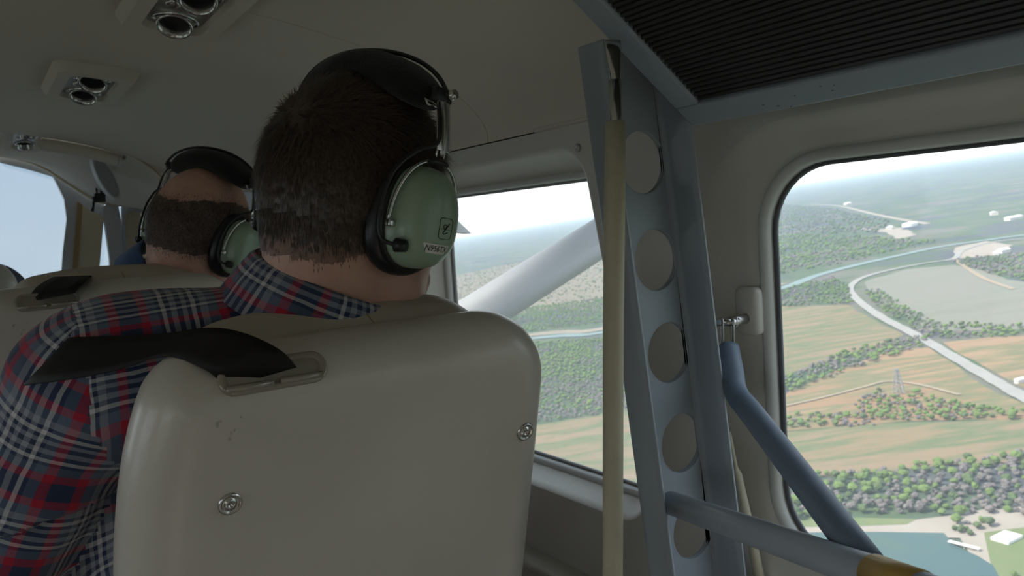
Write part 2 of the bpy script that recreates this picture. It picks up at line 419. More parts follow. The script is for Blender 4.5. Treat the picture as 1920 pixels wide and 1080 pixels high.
# right wall, u runs forward from y=-1.3
Y0 = -1.3
wall_panel('wall_right', (WX, Y0, 0), (0, 1, 0), 1.6-Y0, FLOOR, 1.19, (-1, 0, 0), [
    dict(box=(0.03-Y0, 0.597-Y0, 0.640, 1.100), pad=(0.05, 0.085, 0.05, 0.045), r=0.08, ro=0.14, label='large rounded side window overlooking road, fields and pond'),
    dict(box=(0.84-Y0, 1.388-Y0, 0.637, 1.118), pad=(0.045, 0.03, 0.022, 0.045), deep=2.2, r=0.03, label='side window showing wing strut and river', glass=M_glass_far, gasket=mat('pale_grey_gasket', (0.34, 0.34, 0.33), 0.6), skew=lambda u, z: 0.085*max(0, min(1, (1.10-(u+Y0))/0.26))*max(0, (z-0.66)/0.44)),
    dict(box=(-0.85-Y0, -0.22-Y0, 0.655, 1.086), pad=(0.05, 0.05, 0.05, 0.045), r=0.075, label='rounded side window behind the ribbed rack')],
    'grey-beige right cabin sidewall with sculpted window openings')
wall_panel('wall_left', (-0.85, 1.6, 0), (0, -1, 0), 1.6-Y0, FLOOR, 1.19, (1, 0, 0), [
    dict(box=(0.212, 0.76, 0.637, 1.118), pad=(0.03, 0.045, 0.022, 0.045), deep=2.2, r=0.03, label='left cabin window beside the front row'),
    dict(box=(1.003, 1.57, 0.640, 1.100), pad=(0.085, 0.05, 0.05, 0.045), r=0.08, ro=0.14, label='left cabin window beside the middle row'),
    dict(box=(1.82, 2.45, 0.655, 1.086), pad=(0.05, 0.05, 0.05, 0.045), r=0.075, label='left cabin window beside the rear row')],
    'grey-beige left cabin sidewall with windows')
rear = flat([(-0.85, Y0, FLOOR), (0.75, Y0, FLOOR), (0.75, Y0, 1.42), (-0.85, Y0, 1.42)], 'wall_rear', M_wall)
struct(rear, 'plain beige bulkhead at the back of the cabin', 'wall')

# headliner: lofted arch that narrows and drops towards the windshield
def ca(y): return 0.80 if y < 1.6 else 0.80-(y-1.6)*0.20
def ch(y): t = min(1, max(0, (y-0.8)/1.7)); t = t*t*(3-2*t); return 0.21-0.006*t
def ceil_pt(x, y):
    c = max(-1, min(1, (x+0.05)/ca(y))); return np.array([x, y, 1.19+ch(y)*sqrt(max(0, 1-c*c))])
def ceil_loop(y, inset=0.0, n=41): return [(-0.05+(ca(y)-inset)*cos(s), y, 1.19+(ch(y)-inset)*sin(s)) for s in np.linspace(0, pi, n)]
BOW = 2.50
def wallx(y): return -0.05+ca(y)
ceiling = empty('ceiling', (-0.05, 0.3, 1.40)); struct(ceiling, 'arched beige vinyl headliner over the cabin', 'ceiling')
SEAM = 1.13
for ya, yb in ((Y0, SEAM), (SEAM, BOW)):
    ys = np.linspace(ya, yb+(0.003 if yb == BOW else 0), 14)
    lo = [ceil_loop(y) for y in ys]
    mk('headliner_panel', *loft(lo, closed=False), M_liner, ceiling)
mk('headliner_seam', *tube(ceil_loop(SEAM, 0.0), 0.0012, 6), M_liner, ceiling)
# rounded bead where headliner meets the sidewall
bead = mk('trim_1', *tube([(WX+0.001, y, 1.192) for y in np.linspace(Y0, 1.0, 12)], 0.004, 8), M_liner)
struct(bead, 'thin moulding between headliner and right sidewall', 'trim')
# tapering cockpit door wall
A1, B1 = np.array([0.75, 1.6, 0]), np.array([0.527, 2.95, 0])
Ln = np.linalg.norm(B1-A1); U1 = (B1-A1)/Ln; N1 = np.array([-U1[1], U1[0], 0]); N1 = N1 if N1[0] < 0 else -N1
wall_panel('wall_cockpit_right', A1, U1, Ln, FLOOR, 1.19, N1, [
    dict(box=(0.16, 0.98, 0.72, 1.06), pad=(0.03, 0.03, 0.04, 0.04), r=0.04, label='cockpit door window beside the man in blue')],
    'tapering cockpit door wall beside the front seat', wmat=M_greywhite)
A2, B2 = np.array([-0.85, 1.6, 0]), np.array([-0.627, 2.95, 0]); U2 = (A2-B2)/np.linalg.norm(A2-B2)
wall_panel('wall_cockpit_left', B2, U2, Ln, FLOOR, 1.19, (-N1[0], N1[1], 0), [
    dict(box=(0.39, 1.21, 0.72, 1.06), pad=(0.03, 0.03, 0.04, 0.04), r=0.04, label='cockpit door window beside the pilot')],
    'tapering cockpit door wall beside the pilot', wmat=M_greywhite)
gap = mk('trim_2', *loft([[(wallx(y), y, 1.19) for y in np.linspace(1.0, BOW, 10)], [(np.interp(y, [1.0, 1.6, 2.95], [0.75, 0.75, 0.527]), y, 1.188) for y in np.linspace(1.0, BOW, 10)]], closed=False), M_liner)
struct(gap, 'narrow ledge above the right cockpit door', 'trim')
gap2 = mk('trim_3', *loft([[(-0.05-ca(y), y, 1.19) for y in np.linspace(1.0, BOW, 10)], [(-np.interp(y, [1.0, 1.6, 2.95], [0.85, 0.85, 0.627]), y, 1.188) for y in np.linspace(1.0, BOW, 10)]], closed=False), M_liner)
struct(gap2, 'narrow ledge above the left cockpit door', 'trim')

# ------------------------------------------------------------------ cockpit front
FY = 2.95
FW = 3.60
front = flat([(-0.627, FW, FLOOR), (0.527, FW, FLOOR), (0.527, FW, 0.88), (-0.627, FW, 0.88)], 'wall_front', M_black)
for nm_, q_, lb_ in (('wall_footwell_right', [(0.527, FW, FLOOR), (0.527, FY, FLOOR), (0.527, FY, 0.88), (0.527, FW, 0.88)], 'dark right side of the cockpit footwell'),
                     ('wall_footwell_left', [(-0.627, FW, FLOOR), (-0.627, FY, FLOOR), (-0.627, FY, 0.88), (-0.627, FW, 0.88)], 'dark left side of the cockpit footwell'),
                     ('ceiling_footwell', [(-0.627, FW, 0.88), (0.527, FW, 0.88), (0.527, FY, 0.88), (-0.627, FY, 0.88)], 'dark cover over the cockpit footwell')):
    struct(flat(q_, nm_, M_black), lb_)
struct(front, 'dark bulkhead below the windshield', 'wall')
pan = empty('instrument_panel', (-0.05, 2.85, FLOOR)); tag(pan, 'black instrument panel under the windshield ahead of the pilot seat', 'panel')
mk('panel_body', *bevbox((-0.05, 2.86, 0.74), (1.08, 0.12, 0.26), 0.01), M_black, pan)
mk('glareshield', *bevbox((-0.05, 2.86, 0.885), (1.12, 0.17, 0.03), 0.012), M_black, pan)
for k in range(6):
    c = (-0.45+0.11*k, 2.801, 0.77)
    mk('gauge', *tube([c, (c[0], 2.794, c[2])], 0.036, 20), M_dull, pan)
mk('panel_support', *bevbox((0.18, 2.89, 0.23), (0.09, 0.08, 0.76), 0.01), M_black, pan)
# soffit between headliner bow and windshield top
bow_px = [(0, 243), (60, 245), (100, 250), (145, 258), (180, 268), (212, 278), (240, 291), (268, 308), (290, 325), (318, 352), (338, 390)]
top_px = [(0, 289), (30, 294), (62, 303), (92, 318), (112, 332), (135, 347), (158, 362), (180, 374), (205, 381), (240, 384), (285, 384)]
bowc = [ony(*p, BOW) for p in bow_px]; topc = [ony(*p, FY-0.01) for p in top_px]
def mirror(c): return [np.array([-0.1-p[0], p[1], p[2]]) for p in c[::-1]]
bowc = mirror(bowc)+bowc; topc = mirror(topc)+topc
rows = []
for t in np.linspace(0, 1, 9):
    rows.append([b*(1-t)+c*t+np.array([0, 0, -0.012*sin(pi*t)+0.016*sin(2*pi*t)]) for b, c in zip(bowc, topc)])
soff = mk('ceiling_cockpit', *loft(rows, closed=False), mat('pale_cockpit_vinyl', (0.74, 0.70, 0.62), 0.6, var=0.03, vscale=4)); struct(soff, 'moulded cream cockpit overhead sloping to the windshield', 'ceiling')
for nm_, k_, xw_ in (('trim_18', -1, lambda y: np.interp(y, [1.6, 2.95], [0.75, 0.527])), ('trim_19', 0, lambda y: -np.interp(y, [1.6, 2.95], [0.85, 0.627]))):
    ed_ = [r_[k_] for r_ in rows]; cx_ = -0.05+(ca(BOW)+0.03)*(1 if k_ else -1); st_ = mk(nm_, *join(loft([ed_, [np.array([xw_(p[1]), p[1], 1.185]) for p in ed_]], closed=False), ([ed_[0], (cx_, BOW, 1.26), (xw_(BOW)+(0.02 if k_ else -0.02), BOW, 1.26), (xw_(BOW)+(0.02 if k_ else -0.02), BOW, 1.17)], [(0, 1, 2, 3)])), M_liner, smooth=False); struct(st_, 'cream closing strip between cockpit overhead and %s door' % ('right' if k_ else 'left'), 'trim')
# bow edging closes headliner end down to the soffit
lip = [np.array([p[0], BOW, p[2]]) for p in bowc]
up = [np.array([-0.05+(ca(BOW)+0.02)*cos(s), BOW, 1.19+(ch(BOW)+0.02)*sin(s)]) for s in np.linspace(pi, 0, len(lip))]
bowp = mk('trim_4', *loft([up, lip], closed=False), M_liner); struct(bowp, 'arched end panel of the headliner', 'trim')
edge = mk('trim_5', *tube([p+np.array([0, -0.004, 0.0]) for p in bowc], 0.006, 8), M_liner); struct(edge, 'rounded arched edging where headliner meets cockpit', 'trim')
tt = mk('trim_6', *tube([p+np.array([0, -0.006, -0.004]) for p in topc], 0.005, 8), M_cream); struct(tt, 'cream edging along the top of the windshield', 'trim')
def plate(name, px, y, th, material, label, cat='trim'):
    o = fix_normals(mk(name, *extrude_poly([ony(*p, y) for p in px], (0, th, 0)), material, smooth=False)); return struct(o, label, cat)
plate('trim_7', [(0, 286), (62, 299), (112, 328), (150, 356), (196, 378), (194, 420), (152, 388), (148, 430), (132, 610), (108, 610), (118, 470), (125, 410), (120, 372), (100, 330), (60, 318), (0, 303)], FY+0.0, 0.03, M_greywhite, 'grey-white right windshield pillar')
plate('trim_8', [(146, 378), (155, 384), (138, 610), (128, 610)], FY-0.006, 0.02, M_tan, 'tan strip on the windshield pillar')
plate('trim_9', [(154, 386), (195, 407), (193, 430), (177, 610), (137, 610)], FY-0.002, 0.03, M_cream, 'cream panel beside the windshield pillar')
plate('trim_10', [(193, 388), (205, 380), (221, 378), (228, 420), (238, 610), (208, 610), (206, 487), (198, 425)], FY-0.01, 0.03, M_greywhite, 'grey-white door post with screws')
plate('trim_11', [(228, 388), (238, 383), (285, 380), (285, 400), (240, 396), (234, 410), (248, 610), (238, 610)], FY-0.008, 0.03, M_greywhite, 'grey-white front edge of the cockpit door')
plate('trim_12', [(232, 396), (238, 391), (290, 388), (290, 610), (246, 610)], FY+0.002, 0.03, M_cream, 'cream cockpit door panel with rounded corner')
w = empty('window_9', (0, FY+0.02, 0.9)); struct(w, 'tinted blue windshield ahead of the front seats', 'window')
mk('pane', [(-0.627, FY+0.02, 0.87), (0.545, FY+0.02, 0.87), (0.545, FY+0.02, 1.42), (-0.627, FY+0.02, 1.42)], [(0, 1, 2, 3)], M_shield, w, smooth=False)
# mirrored left pillar
lp = [np.array([-0.1-p[0], p[1], p[2]]) for p in [ony(*q, FY) for q in [(146, 356), (240, 378), (250, 620), (108, 620), (125, 410)]]]
pl = fix_normals(mk('trim_13', *extrude_poly(lp, (0, 0.03, 0)), M_greywhite, smooth=False)); struct(pl, 'grey-white left windshield pillar', 'trim')

# ================================================================== GROUND OUTSIDE
def gobj(name, V2, Fc, z, material, smooth=False):
    V = [(v[0], v[1], z) for v in V2]
    return mk(name, V, Fc, material, mw=EARTH, smooth=smooth)
GK = 0.44
def gmat(name, cols, scale, detail=6, rough=0.95, stretch=(1, 1, 1)):
    m = bpy.data.materials.new(name); m.use_nodes = True; N, K = m.node_tree.nodes, m.node_tree.links; b = N['Principled BSDF']
    b.inputs['Roughness'].default_value = rough; b.inputs['Specular IOR Level'].default_value = 0.1
    tc = N.new('ShaderNodeTexCoord'); mp = N.new('ShaderNodeMapping'); mp.inputs['Scale'].default_value = stretch
    K.new(tc.outputs['Object'], mp.inputs[0])
    n = N.new('ShaderNodeTexNoise'); n.inputs['Scale'].default_value = scale; n.inputs['Detail'].default_value = detail; n.inputs['Roughness'].default_value = 0.6
    K.new(mp.outputs[0], n.inputs[0]); r = N.new('ShaderNodeValToRGB'); e = r.color_ramp.elements
    ps = np.linspace(0.32, 0.68, len(cols)); e[0].position = ps[0]; e[0].color = (*cols[0], 1); e[1].position = ps[-1]; e[1].color = (*cols[-1], 1)
    cols = [tuple(v*GK for v in c) for c in cols]; e[0].color = (*cols[0], 1); e[-1].color = (*cols[-1], 1)
    for p, c in list(zip(ps, cols))[1:-1]: q = e.new(p); q.color = (*c, 1)
    K.new(n.outputs[0], r.inputs[0]); K.new(r.outputs[0], b.inputs['Base Color']); return m
G_scrub = gmat('scrubland', [(0.085, 0.10, 0.13), (0.15, 0.16, 0.17), (0.12, 0.19, 0.09), (0.25, 0.235, 0.19), (0.12, 0.12, 0.145)], 0.0045, 9)
G_wood = gmat('woodland_floor', [(0.16, 0.14, 0.15), (0.12, 0.17, 0.07), (0.20, 0.17, 0.165)], 0.03)
G_field = gmat('dry_field', [(0.36, 0.25, 0.15), (0.48, 0.30, 0.17), (0.25, 0.26, 0.13), (0.52, 0.34, 0.20), (0.40, 0.27, 0.17)], 0.014, stretch=(0.5, 2.2, 1))
G_olive = gmat('olive_field', [(0.22, 0.25, 0.13), (0.40, 0.29, 0.17), (0.20, 0.25, 0.12), (0.42, 0.30, 0.19), (0.28, 0.27, 0.16)], 0.013, stretch=(0.5, 2.2, 1))
G_grey = gmat('pale_green_field', [(0.30, 0.32, 0.25), (0.36, 0.35, 0.28), (0.29, 0.30, 0.22)], 0.010, stretch=(0.5, 2.5, 1))
G_sand = gmat('pale_sand', [(0.52, 0.45, 0.37), (0.60, 0.54, 0.46)], 0.05)
G_grass = gmat('pond_bank_grass', [(0.22, 0.30, 0.12), (0.30, 0.33, 0.17)], 0.05)
G_road = gmat('pale_gravel_road', [(0.48, 0.47, 0.43), (0.55, 0.54, 0.50)], 0.06)
G_dirt = gmat('dirt_track', [(0.50, 0.40, 0.28), (0.56, 0.46, 0.33)], 0.06)
G_river = gmat('river_water', [(0.22, 0.34, 0.33), (0.26, 0.38, 0.36)], 0.02, rough=0.4)
G_pond = gmat('pond_water', [(0.075, 0.155, 0.165), (0.09, 0.18, 0.18), (0.11, 0.19, 0.15)], 0.02, rough=0.3)
G_bank = gmat('tan_river_bank', [(0.42, 0.36, 0.27), (0.48, 0.42, 0.33)], 0.03)
BIG = 32000.0
gr = gobj('ground', [(-BIG, -BIG), (BIG, -BIG), (BIG, BIG), (-BIG, BIG)], [(0, 1, 2, 3)], 0, G_scrub)
struct(gr, 'hazy grey-green scrubland stretching to the horizon', 'ground')
ZL = [0.12]
def patch(name, px, material, label, cat='field', mid=6):
    P = [np.array([*ground(*p), 0]) for p in px]
    P = P+[P[0]]; Q = []
    for i in range(len(P)-1):
        L_ = np.linalg.norm(P[i+1][:2]-P[i][:2]); m_ = max(1, min(10, int(L_/25)))
        nv = np.array([-(P[i+1]-P[i])[1], (P[i+1]-P[i])[0], 0])/(L_+1e-9)
        for j in range(m_): Q.append(P[i]+(P[i+1]-P[i])*j/m_+(nv*random.uniform(-1, 1)*min(7, L_*0.03) if j else 0))
    V = [(p[0], p[1]) for p in Q]; ZL[0] += 0.03
    o = gobj(name, V, [tuple(range(len(V)))], ZL[0], material)
    if o.data.polygons[0].normal.z < 0: o.data.flip_normals()
    return struct(o, label, cat)
def strip(name, px, w, material, label, cat='road', dz=0.9):
    c = spline([np.array([*ground(*p), 0]) for p in px], 8); A, B = [], []
    for i, p in enumerate(c):
        t = c[min(i+1, len(c)-1)]-c[max(i-1, 0)]; nv = np.array([-t[1], t[0], 0])/(np.linalg.norm(t)+1e-9); ww = w*random.uniform(0.9, 1.1)/2
        A.append(p+nv*ww+np.array([0, 0, dz])); B.append(p-nv*ww+np.array([0, 0, dz]))
    V, Fc = loft([B, A], closed=False); o = mk(name, V, Fc, material, mw=EARTH, smooth=False)
    return struct(o, label, cat)
patch('ground_field', [(1462, 574), (1590, 572), (1645, 602), (1695, 628), (1650, 652), (1560, 676), (1440, 715), (1300, 700), (1300, 600)], G_olive, 'olive-tan grassland between river woods and road')
patch('ground_field', [(1440, 815), (1478, 735), (1560, 698), (1680, 655), (1742, 652), (1800, 690), (1880, 742), (1960, 770), (1960, 786), (1700, 790), (1440, 812)], G_field, 'orange-tan field crossed by a curving dirt track')
patch('ground_field', [(1768, 642), (1860, 632), (1990, 628), (1990, 760), (1920, 728), (1850, 690)], G_field, 'orange-tan field right of the gravel road')
patch('ground_field', [(1180, 870), (1300, 840), (1400, 815), (1700, 793), (1990, 782), (2260, 745), (2260, 825), (1990, 865), (1780, 872), (1650, 887), (1520, 897), (1400, 910), (1180, 958)], G_olive, 'broad dry field between two tree lines')
patch('ground_field', [(1622, 528), (1700, 505), (1790, 497), (1880, 520), (1990, 548), (1990, 618), (1750, 622), (1690, 585), (1640, 552)], G_grey, 'pale grey-green field inside the road bend')
patch('ground_field', [(560, 925), (800, 855), (1000, 800), (1125, 778), (1280, 758), (1430, 725), (1440, 800), (1400, 900), (1260, 915), (960, 960), (740, 1010), (560, 1040)], G_olive, 'tan field below the wing strut')
patch('ground_field', [(560, 590), (760, 540), (930, 500), (1125, 465), (1310, 445), (1350, 490), (1160, 545), (1090, 575), (960, 590), (760, 625), (560, 650)], gmat('dry_hillside', [(0.30, 0.27, 0.20), (0.38, 0.32, 0.23), (0.22, 0.24, 0.15)], 0.02), 'dry tan hillside dotted with shrubs under the strut')
patch('ground_bank', [(1400, 985), (1530, 982), (1700, 978), (1780, 968), (1870, 952), (1960, 950), (1960, 1120), (1850, 1090), (1800, 1010), (1620, 1008), (1400, 1012)], G_sand, 'pale sandy shore along the pond', 'shore')
patch('ground_lawn', [(1845, 1000), (1960, 985), (1990, 1120), (1890, 1110), (1858, 1060)], G_grass, 'green lawn beside the pond', 'lawn')
patch('ground_lawn', [(1440, 972), (1600, 972), (1720, 975), (1700, 985), (1440, 990)], G_grass, 'strip of grass above the sandy shore', 'lawn')
patch('ground_pond', [(1400, 1004), (1520, 1000), (1640, 999), (1770, 1001), (1790, 1025), (1835, 1045), (1862, 1062), (1880, 1095), (1900, 1180), (1700, 1300), (1300, 1250), (1250, 1100)], G_pond, 'still green-blue pond water', 'pond')
strip('ground_river_bank', [(700, 662), (1010, 627), (1125, 618), (1300, 577), (1466, 532)], 26, G_bank, 'tan bank along the far side of the river', 'riverbank', 0.7)
strip('ground_river', [(700, 672), (1010, 634), (1125, 625), (1300, 585), (1466, 541), (1530, 518), (1600, 499), (1680, 481), (1760, 464), (1840, 452), (1960, 436)], 20, G_river, 'pale teal river winding past the fields', 'river', 0.9)
strip('ground_road', [(1990, 785), (1920, 747), (1860, 713), (1790, 672), (1720, 631), (1650, 594), (1608, 563), (1594, 542), (1612, 524), (1660, 509), (1730, 495), (1788, 486), (1805, 470), (1860, 455), (1960, 445)], 9.5, G_road, 'pale gravel road curving through the fields', 'road', 1.0)
strip('ground_track', [(1440, 768), (1485, 760), (1550, 745), (1620, 727), (1662, 717), (1720, 722), (1800, 742)], 3.0, G_dirt, 'thin dirt track across the orange field', 'track', 0.8)
strip('ground_track', [(1900, 543), (1840, 520), (1790, 487)], 6, G_dirt, 'dirt lane beside the dark scrub', 'track', 0.8)
strip('ground_track', [(1520, 383), (1570, 386), (1640, 402), (1690, 412), (1740, 420)], 16, G_sand, 'pale far lane leading to the white tank', 'track', 0.8)
strip('ground_track', [(1600, 425), (1640, 432), (1680, 428)], 10, G_sand, 'short pale lane near the distant sheds', 'track', 0.8)
for q in ([(1640, 432), (1680, 425), (1720, 440), (1690, 448)], [(1790, 465), (1850, 452), (1900, 460), (1860, 480), (1800, 485)]):
    patch('ground_yard', q, G_sand, 'bare pale yard among the distant scrub', 'yard')

# ---- trees
def blob(seed, sub=2, trunk=True):
    rg = random.Random(seed); bm = bmesh.new()
    for k in range(3):
        r = rg.uniform(0.28, 0.38); c = Vector((rg.uniform(-0.20, 0.20), rg.uniform(-0.20, 0.20), 0.55+rg.uniform(-0.12, 0.15)))
        res = bmesh.ops.create_icosphere(bm, subdivisions=sub, radius=r)
        for v in res['verts']:
            q = v.co.copy(); v.co = Vector((q.x, q.y, q.z*0.85))*(1+rg.uniform(-0.22, 0.22))+c
    V = np.array([v.co[:] for v in bm.verts]); bm.verts.index_update(); Fc = [tuple(v.index for v in f.verts) for f in bm.faces]; bm.free()
    return V, Fc
def leafmat(name, a, b):
    m = bpy.data.materials.new(name); m.use_nodes = True; N, K = m.node_tree.nodes, m.node_tree.links; s = N['Principled BSDF']; s.inputs['Roughness'].default_value = 0.9
    s.inputs['Specular IOR Level'].default_value = 0.1
    oi = N.new('ShaderNodeObjectInfo'); tc = N.new('ShaderNodeTexCoord'); n = N.new('ShaderNodeTexNoise'); n.inputs['Scale'].default_value = 2.5 if 'near' in name else 0.06
    K.new(tc.outputs['Object'], n.inputs[0]); ad = N.new('ShaderNodeMath'); ad.operation = 'ADD'; sb = N.new('ShaderNodeMath'); sb.operation = 'MULTIPLY_ADD'; sb.inputs[1].default_value = 0.7; sb.inputs[2].default_value = -0.2
    K.new(oi.outputs['Random'], sb.inputs[0])
    K.new(n.outputs[0], ad.inputs[0]); K.new(sb.outputs[0], ad.inputs[1]); mx = N.new('ShaderNodeMix'); mx.data_type = 'RGBA'; mx.inputs[6].default_value = (*[v*0.60 for v in a], 1); mx.inputs[7].default_value = (*[v*0.62 for v in b], 1)
    K.new(ad.outputs[0], mx.inputs[0]); K.new(mx.outputs[2], s.inputs['Base Color']); return m
T_mats = [leafmat('near_green_foliage', (0.11, 0.17, 0.05), (0.17, 0.245, 0.075)), leafmat('near_grey_brush', (0.17, 0.15, 0.145), (0.22, 0.195, 0.18)), leafmat('near_dark_foliage', (0.08, 0.125, 0.05), (0.13, 0.18, 0.075))]
T_far = [leafmat('distant_green_foliage', (0.11, 0.19, 0.045), (0.20, 0.29, 0.08)), leafmat('distant_grey_brush', (0.17, 0.15, 0.145), (0.22, 0.195, 0.18)), leafmat('distant_dark_foliage', (0.085, 0.13, 0.055), (0.13, 0.17, 0.08))]
T_lab = ['bright green bushy tree', 'bare grey-brown bush', 'dark green tree']
T_name = ['green_tree', 'grey_bush', 'dark_tree']
T_group = ['green trees', 'grey bushes', 'dark trees']
regions = [  # pixel polygon, trees per 100 m2, (green, grey, dark) mix, size
    ([(1150, 965), (1300, 930), (1440, 905), (1520, 893), (1650, 885), (1780, 868), (1940, 852), (2200, 815), (2200, 960), (1940, 985), (1880, 960), (1760, 970), (1620, 962), (1540, 975), (1440, 982), (1300, 1010), (1150, 1045)], 2.6, (0.36, 0.46, 0.18), 5.6),
    ([(1600, 762), (1640, 735), (1720, 738), (1800, 760), (1940, 772), (1940, 786), (1620, 790)], 2.4, (0.65, 0.2, 0.15), 5.0),
    ([(1440, 780), (1630, 776), (1640, 800), (1440, 803)], 2.2, (0.3, 0.6, 0.1), 4.5),
    ([(1440, 725), (1560, 672), (1650, 642), (1745, 628), (1722, 655), (1600, 692), (1480, 738)], 2.0, (0.45, 0.4, 0.15), 5.5),
    ([(1620, 545), (1650, 545), (1700, 580), (1760, 608), (1940, 612), (1940, 630), (1760, 638), (1700, 612), (1650, 580)], 1.3, (0.35, 0.15, 0.5), 5.5),
    ([(1440, 578), (1440, 552), (1560, 520), (1588, 538), (1602, 570)], 1.1, (0.35, 0.3, 0.35), 6),
    ([(1788, 492), (1850, 478), (1940, 475), (1940, 535), (1850, 512)], 0.8, (0.15, 0.4, 0.45), 7),
    ([(1440, 520), (1440, 445), (1520, 440), (1700, 450), (1760, 455), (1680, 472), (1560, 500)], 0.30, (0.55, 0.2, 0.25), 9),
    ([(1440, 440), (1440, 380), (1560, 392), (1680, 420), (1640, 440)], 0.12, (0.1, 0.5, 0.4), 11),
    ([(560, 740), (800, 690), (1000, 645), (1125, 635), (1300, 598), (1440, 560), (1430, 640), (1230, 695), (1010, 712), (800, 760), (560, 800)], 2.4, (0.7, 0.2, 0.1), 5.0),
    ([(560, 800), (800, 760), (1010, 708), (1230, 692), (1430, 640), (1425, 720), (1230, 765), (1000, 795), (800, 850), (560, 910)], 2.2, (0.22, 0.70, 0.08), 5.0),
    ([(560, 650), (760, 625), (940, 585), (1125, 560), (1300, 530), (1430, 500), (1440, 535), (1300, 575), (1200, 598), (1000, 622), (760, 655), (560, 690)], 1.6, (0.65, 0.15, 0.2), 5.0),
    ([(560, 590), (760, 540), (930, 500), (1125, 465), (1310, 445), (1350, 490), (1160, 545), (1090, 575), (960, 590), (760, 625), (560, 650)], 0.18, (0.4, 0.3, 0.3), 5.0),
    ([(1800, 968), (1870, 985), (1850, 1010), (1862, 1050), (1800, 1020), (1780, 990)], 2.2, (0.35, 0.1, 0.55), 5.0),
    ([(1860, 1020), (1885, 1050), (1915, 1080), (1890, 1090), (1862, 1055)], 1.0, (0.7, 0.1, 0.2), 3.5),
]
R_where = ['in the wood along the pond shore', 'in the grove below the pylon', 'in the hedge left of the pylon grove', 'in the belt of trees between grassland and orange field', 'in the hedge lining the gravel road bend', 'in the wood between river and road bend', 'in the dark scrub at the road end', 'in the wood beyond the river', 'in the far dark scrub near the white tank', 'on the near river bank under the strut', 'in the brush between river and tan field', 'on the far river bank under the strut', 'on the dry hillside under the strut', 'at the pond corner beside the dock', 'on the lawn edge beside the pond']
def inpoly(x, y, P):
    c = False; j = len(P)-1
    for i in range(len(P)):
        if (P[i][1] > y) != (P[j][1] > y) and x < (P[j][0]-P[i][0])*(y-P[i][1])/(P[j][1]-P[i][1])+P[i][0]: c = not c
        j = i
    return c
trees = []
CLEAR = [(*ground(*q), r_) for q, r_ in (((1706, 424), 30), ((1589, 384), 30), ((1668, 430), 25), ((1882, 474), 20), ((1868, 478), 15), ((1900, 412), 30), ((1864, 403), 25), ((1912, 718), 10),
         ((1808, 1028), 7), ((1784, 1022), 6), ((1832, 1034), 6), ((1888, 1012), 10), ((1686, 738), 8))]
CELL = {}
def spaced(x, y, s):                          # crowns may touch but not swallow each other
    if any((x-a)**2+(y-b)**2 < (r_+s*0.6)**2 for a, b, r_ in CLEAR): return False
    k = (int(x//9), int(y//9))
    for i in (-1, 0, 1):
        for j in (-1, 0, 1):
            for a, b, t in CELL.get((k[0]+i, k[1]+j), ()):
                if (x-a)**2+(y-b)**2 < (0.50*(s+t))**2: return False
    CELL.setdefault(k, []).append((x, y, s)); return True
rt = random.Random(5)
for reg, (poly, dens, mixw, size) in enumerate(regions):
    size *= 0.8; dens *= 1.45
    P = [ground(*p) for p in poly]; xs = [p[0] for p in P]; ys_ = [p[1] for p in P]; area = abs(sum(P[i-1][0]*P[i][1]-P[i][0]*P[i-1][1] for i in range(len(P))))/2
    want = int(min(4500, area*dens/100)); tries = 0; got = 0
    while got < want and tries < want*14:
        tries += 1; x = rt.uniform(min(xs), max(xs)); y = rt.uniform(min(ys_), max(ys_))
        if not inpoly(x, y, P): continue
        k = sin(x*0.05+1.3*sin(y*0.04))+sin(y*0.06+x*0.02)        # clumping of kinds
        wts = [mixw[0]*exp(0.7*k), mixw[1]*exp(-0.7*k), mixw[2]]
        ty = rt.choices((0, 1, 2), wts)[0]
        sz = size*rt.uniform(0.65, 1.35)*(0.85 if ty == 1 else 1.0)
        if not spaced(x, y, sz): continue
        trees.append((x*x+y*y, x, y, ty, sz, reg)); got += 1
def in_view(x, y):                            # does the photo show this spot through a window
    d = E1*x+E2*y-EN*ALT; zc = d @ FWD
    px, py = 960+F*(d @ RIGHT)/zc, 540-F*(d @ UP)/zc
    return (1468 < px < 1925 and py < 1085) or (860 < px < 1205 and py < 900)
trees.sort(key=lambda t: (not in_view(t[1], t[2]), t[0]))
tm = []
for ty in range(3):
    row = []
    for v in range(3):
        V, Fc = blob(ty*10+v); Vt, Ft = tube([(0, 0, -0.05), (0, 0, 0.5)], [0.05, 0.035], 6)
        V, Fc = join((V, Fc), (Vt, Ft)); me = bpy.data.meshes.new(T_name[ty]); me.from_pydata(V.tolist(), [], Fc); me.materials.append(T_mats[ty]); row.append(me)
    tm.append(row)
NIND = 290
for q, (_, x, y, ty, s, reg) in enumerate(trees[:NIND]):
    o = bpy.data.objects.new(T_name[ty], tm[ty][q % 3]); COL.objects.link(o)
    o.matrix_world = EARTH @ Matrix.Translation((x, y, 0)) @ Matrix.Rotation(rt.uniform(0, 6.28), 4, 'Z') @ Matrix.Diagonal((s*1.05, s*1.05, s*rt.uniform(0.8, 1.1), 1))
    tag(o, T_lab[ty]+' '+R_where[reg], 'tree' if ty != 1 else 'bush', T_group[ty]+' '+R_where[reg])
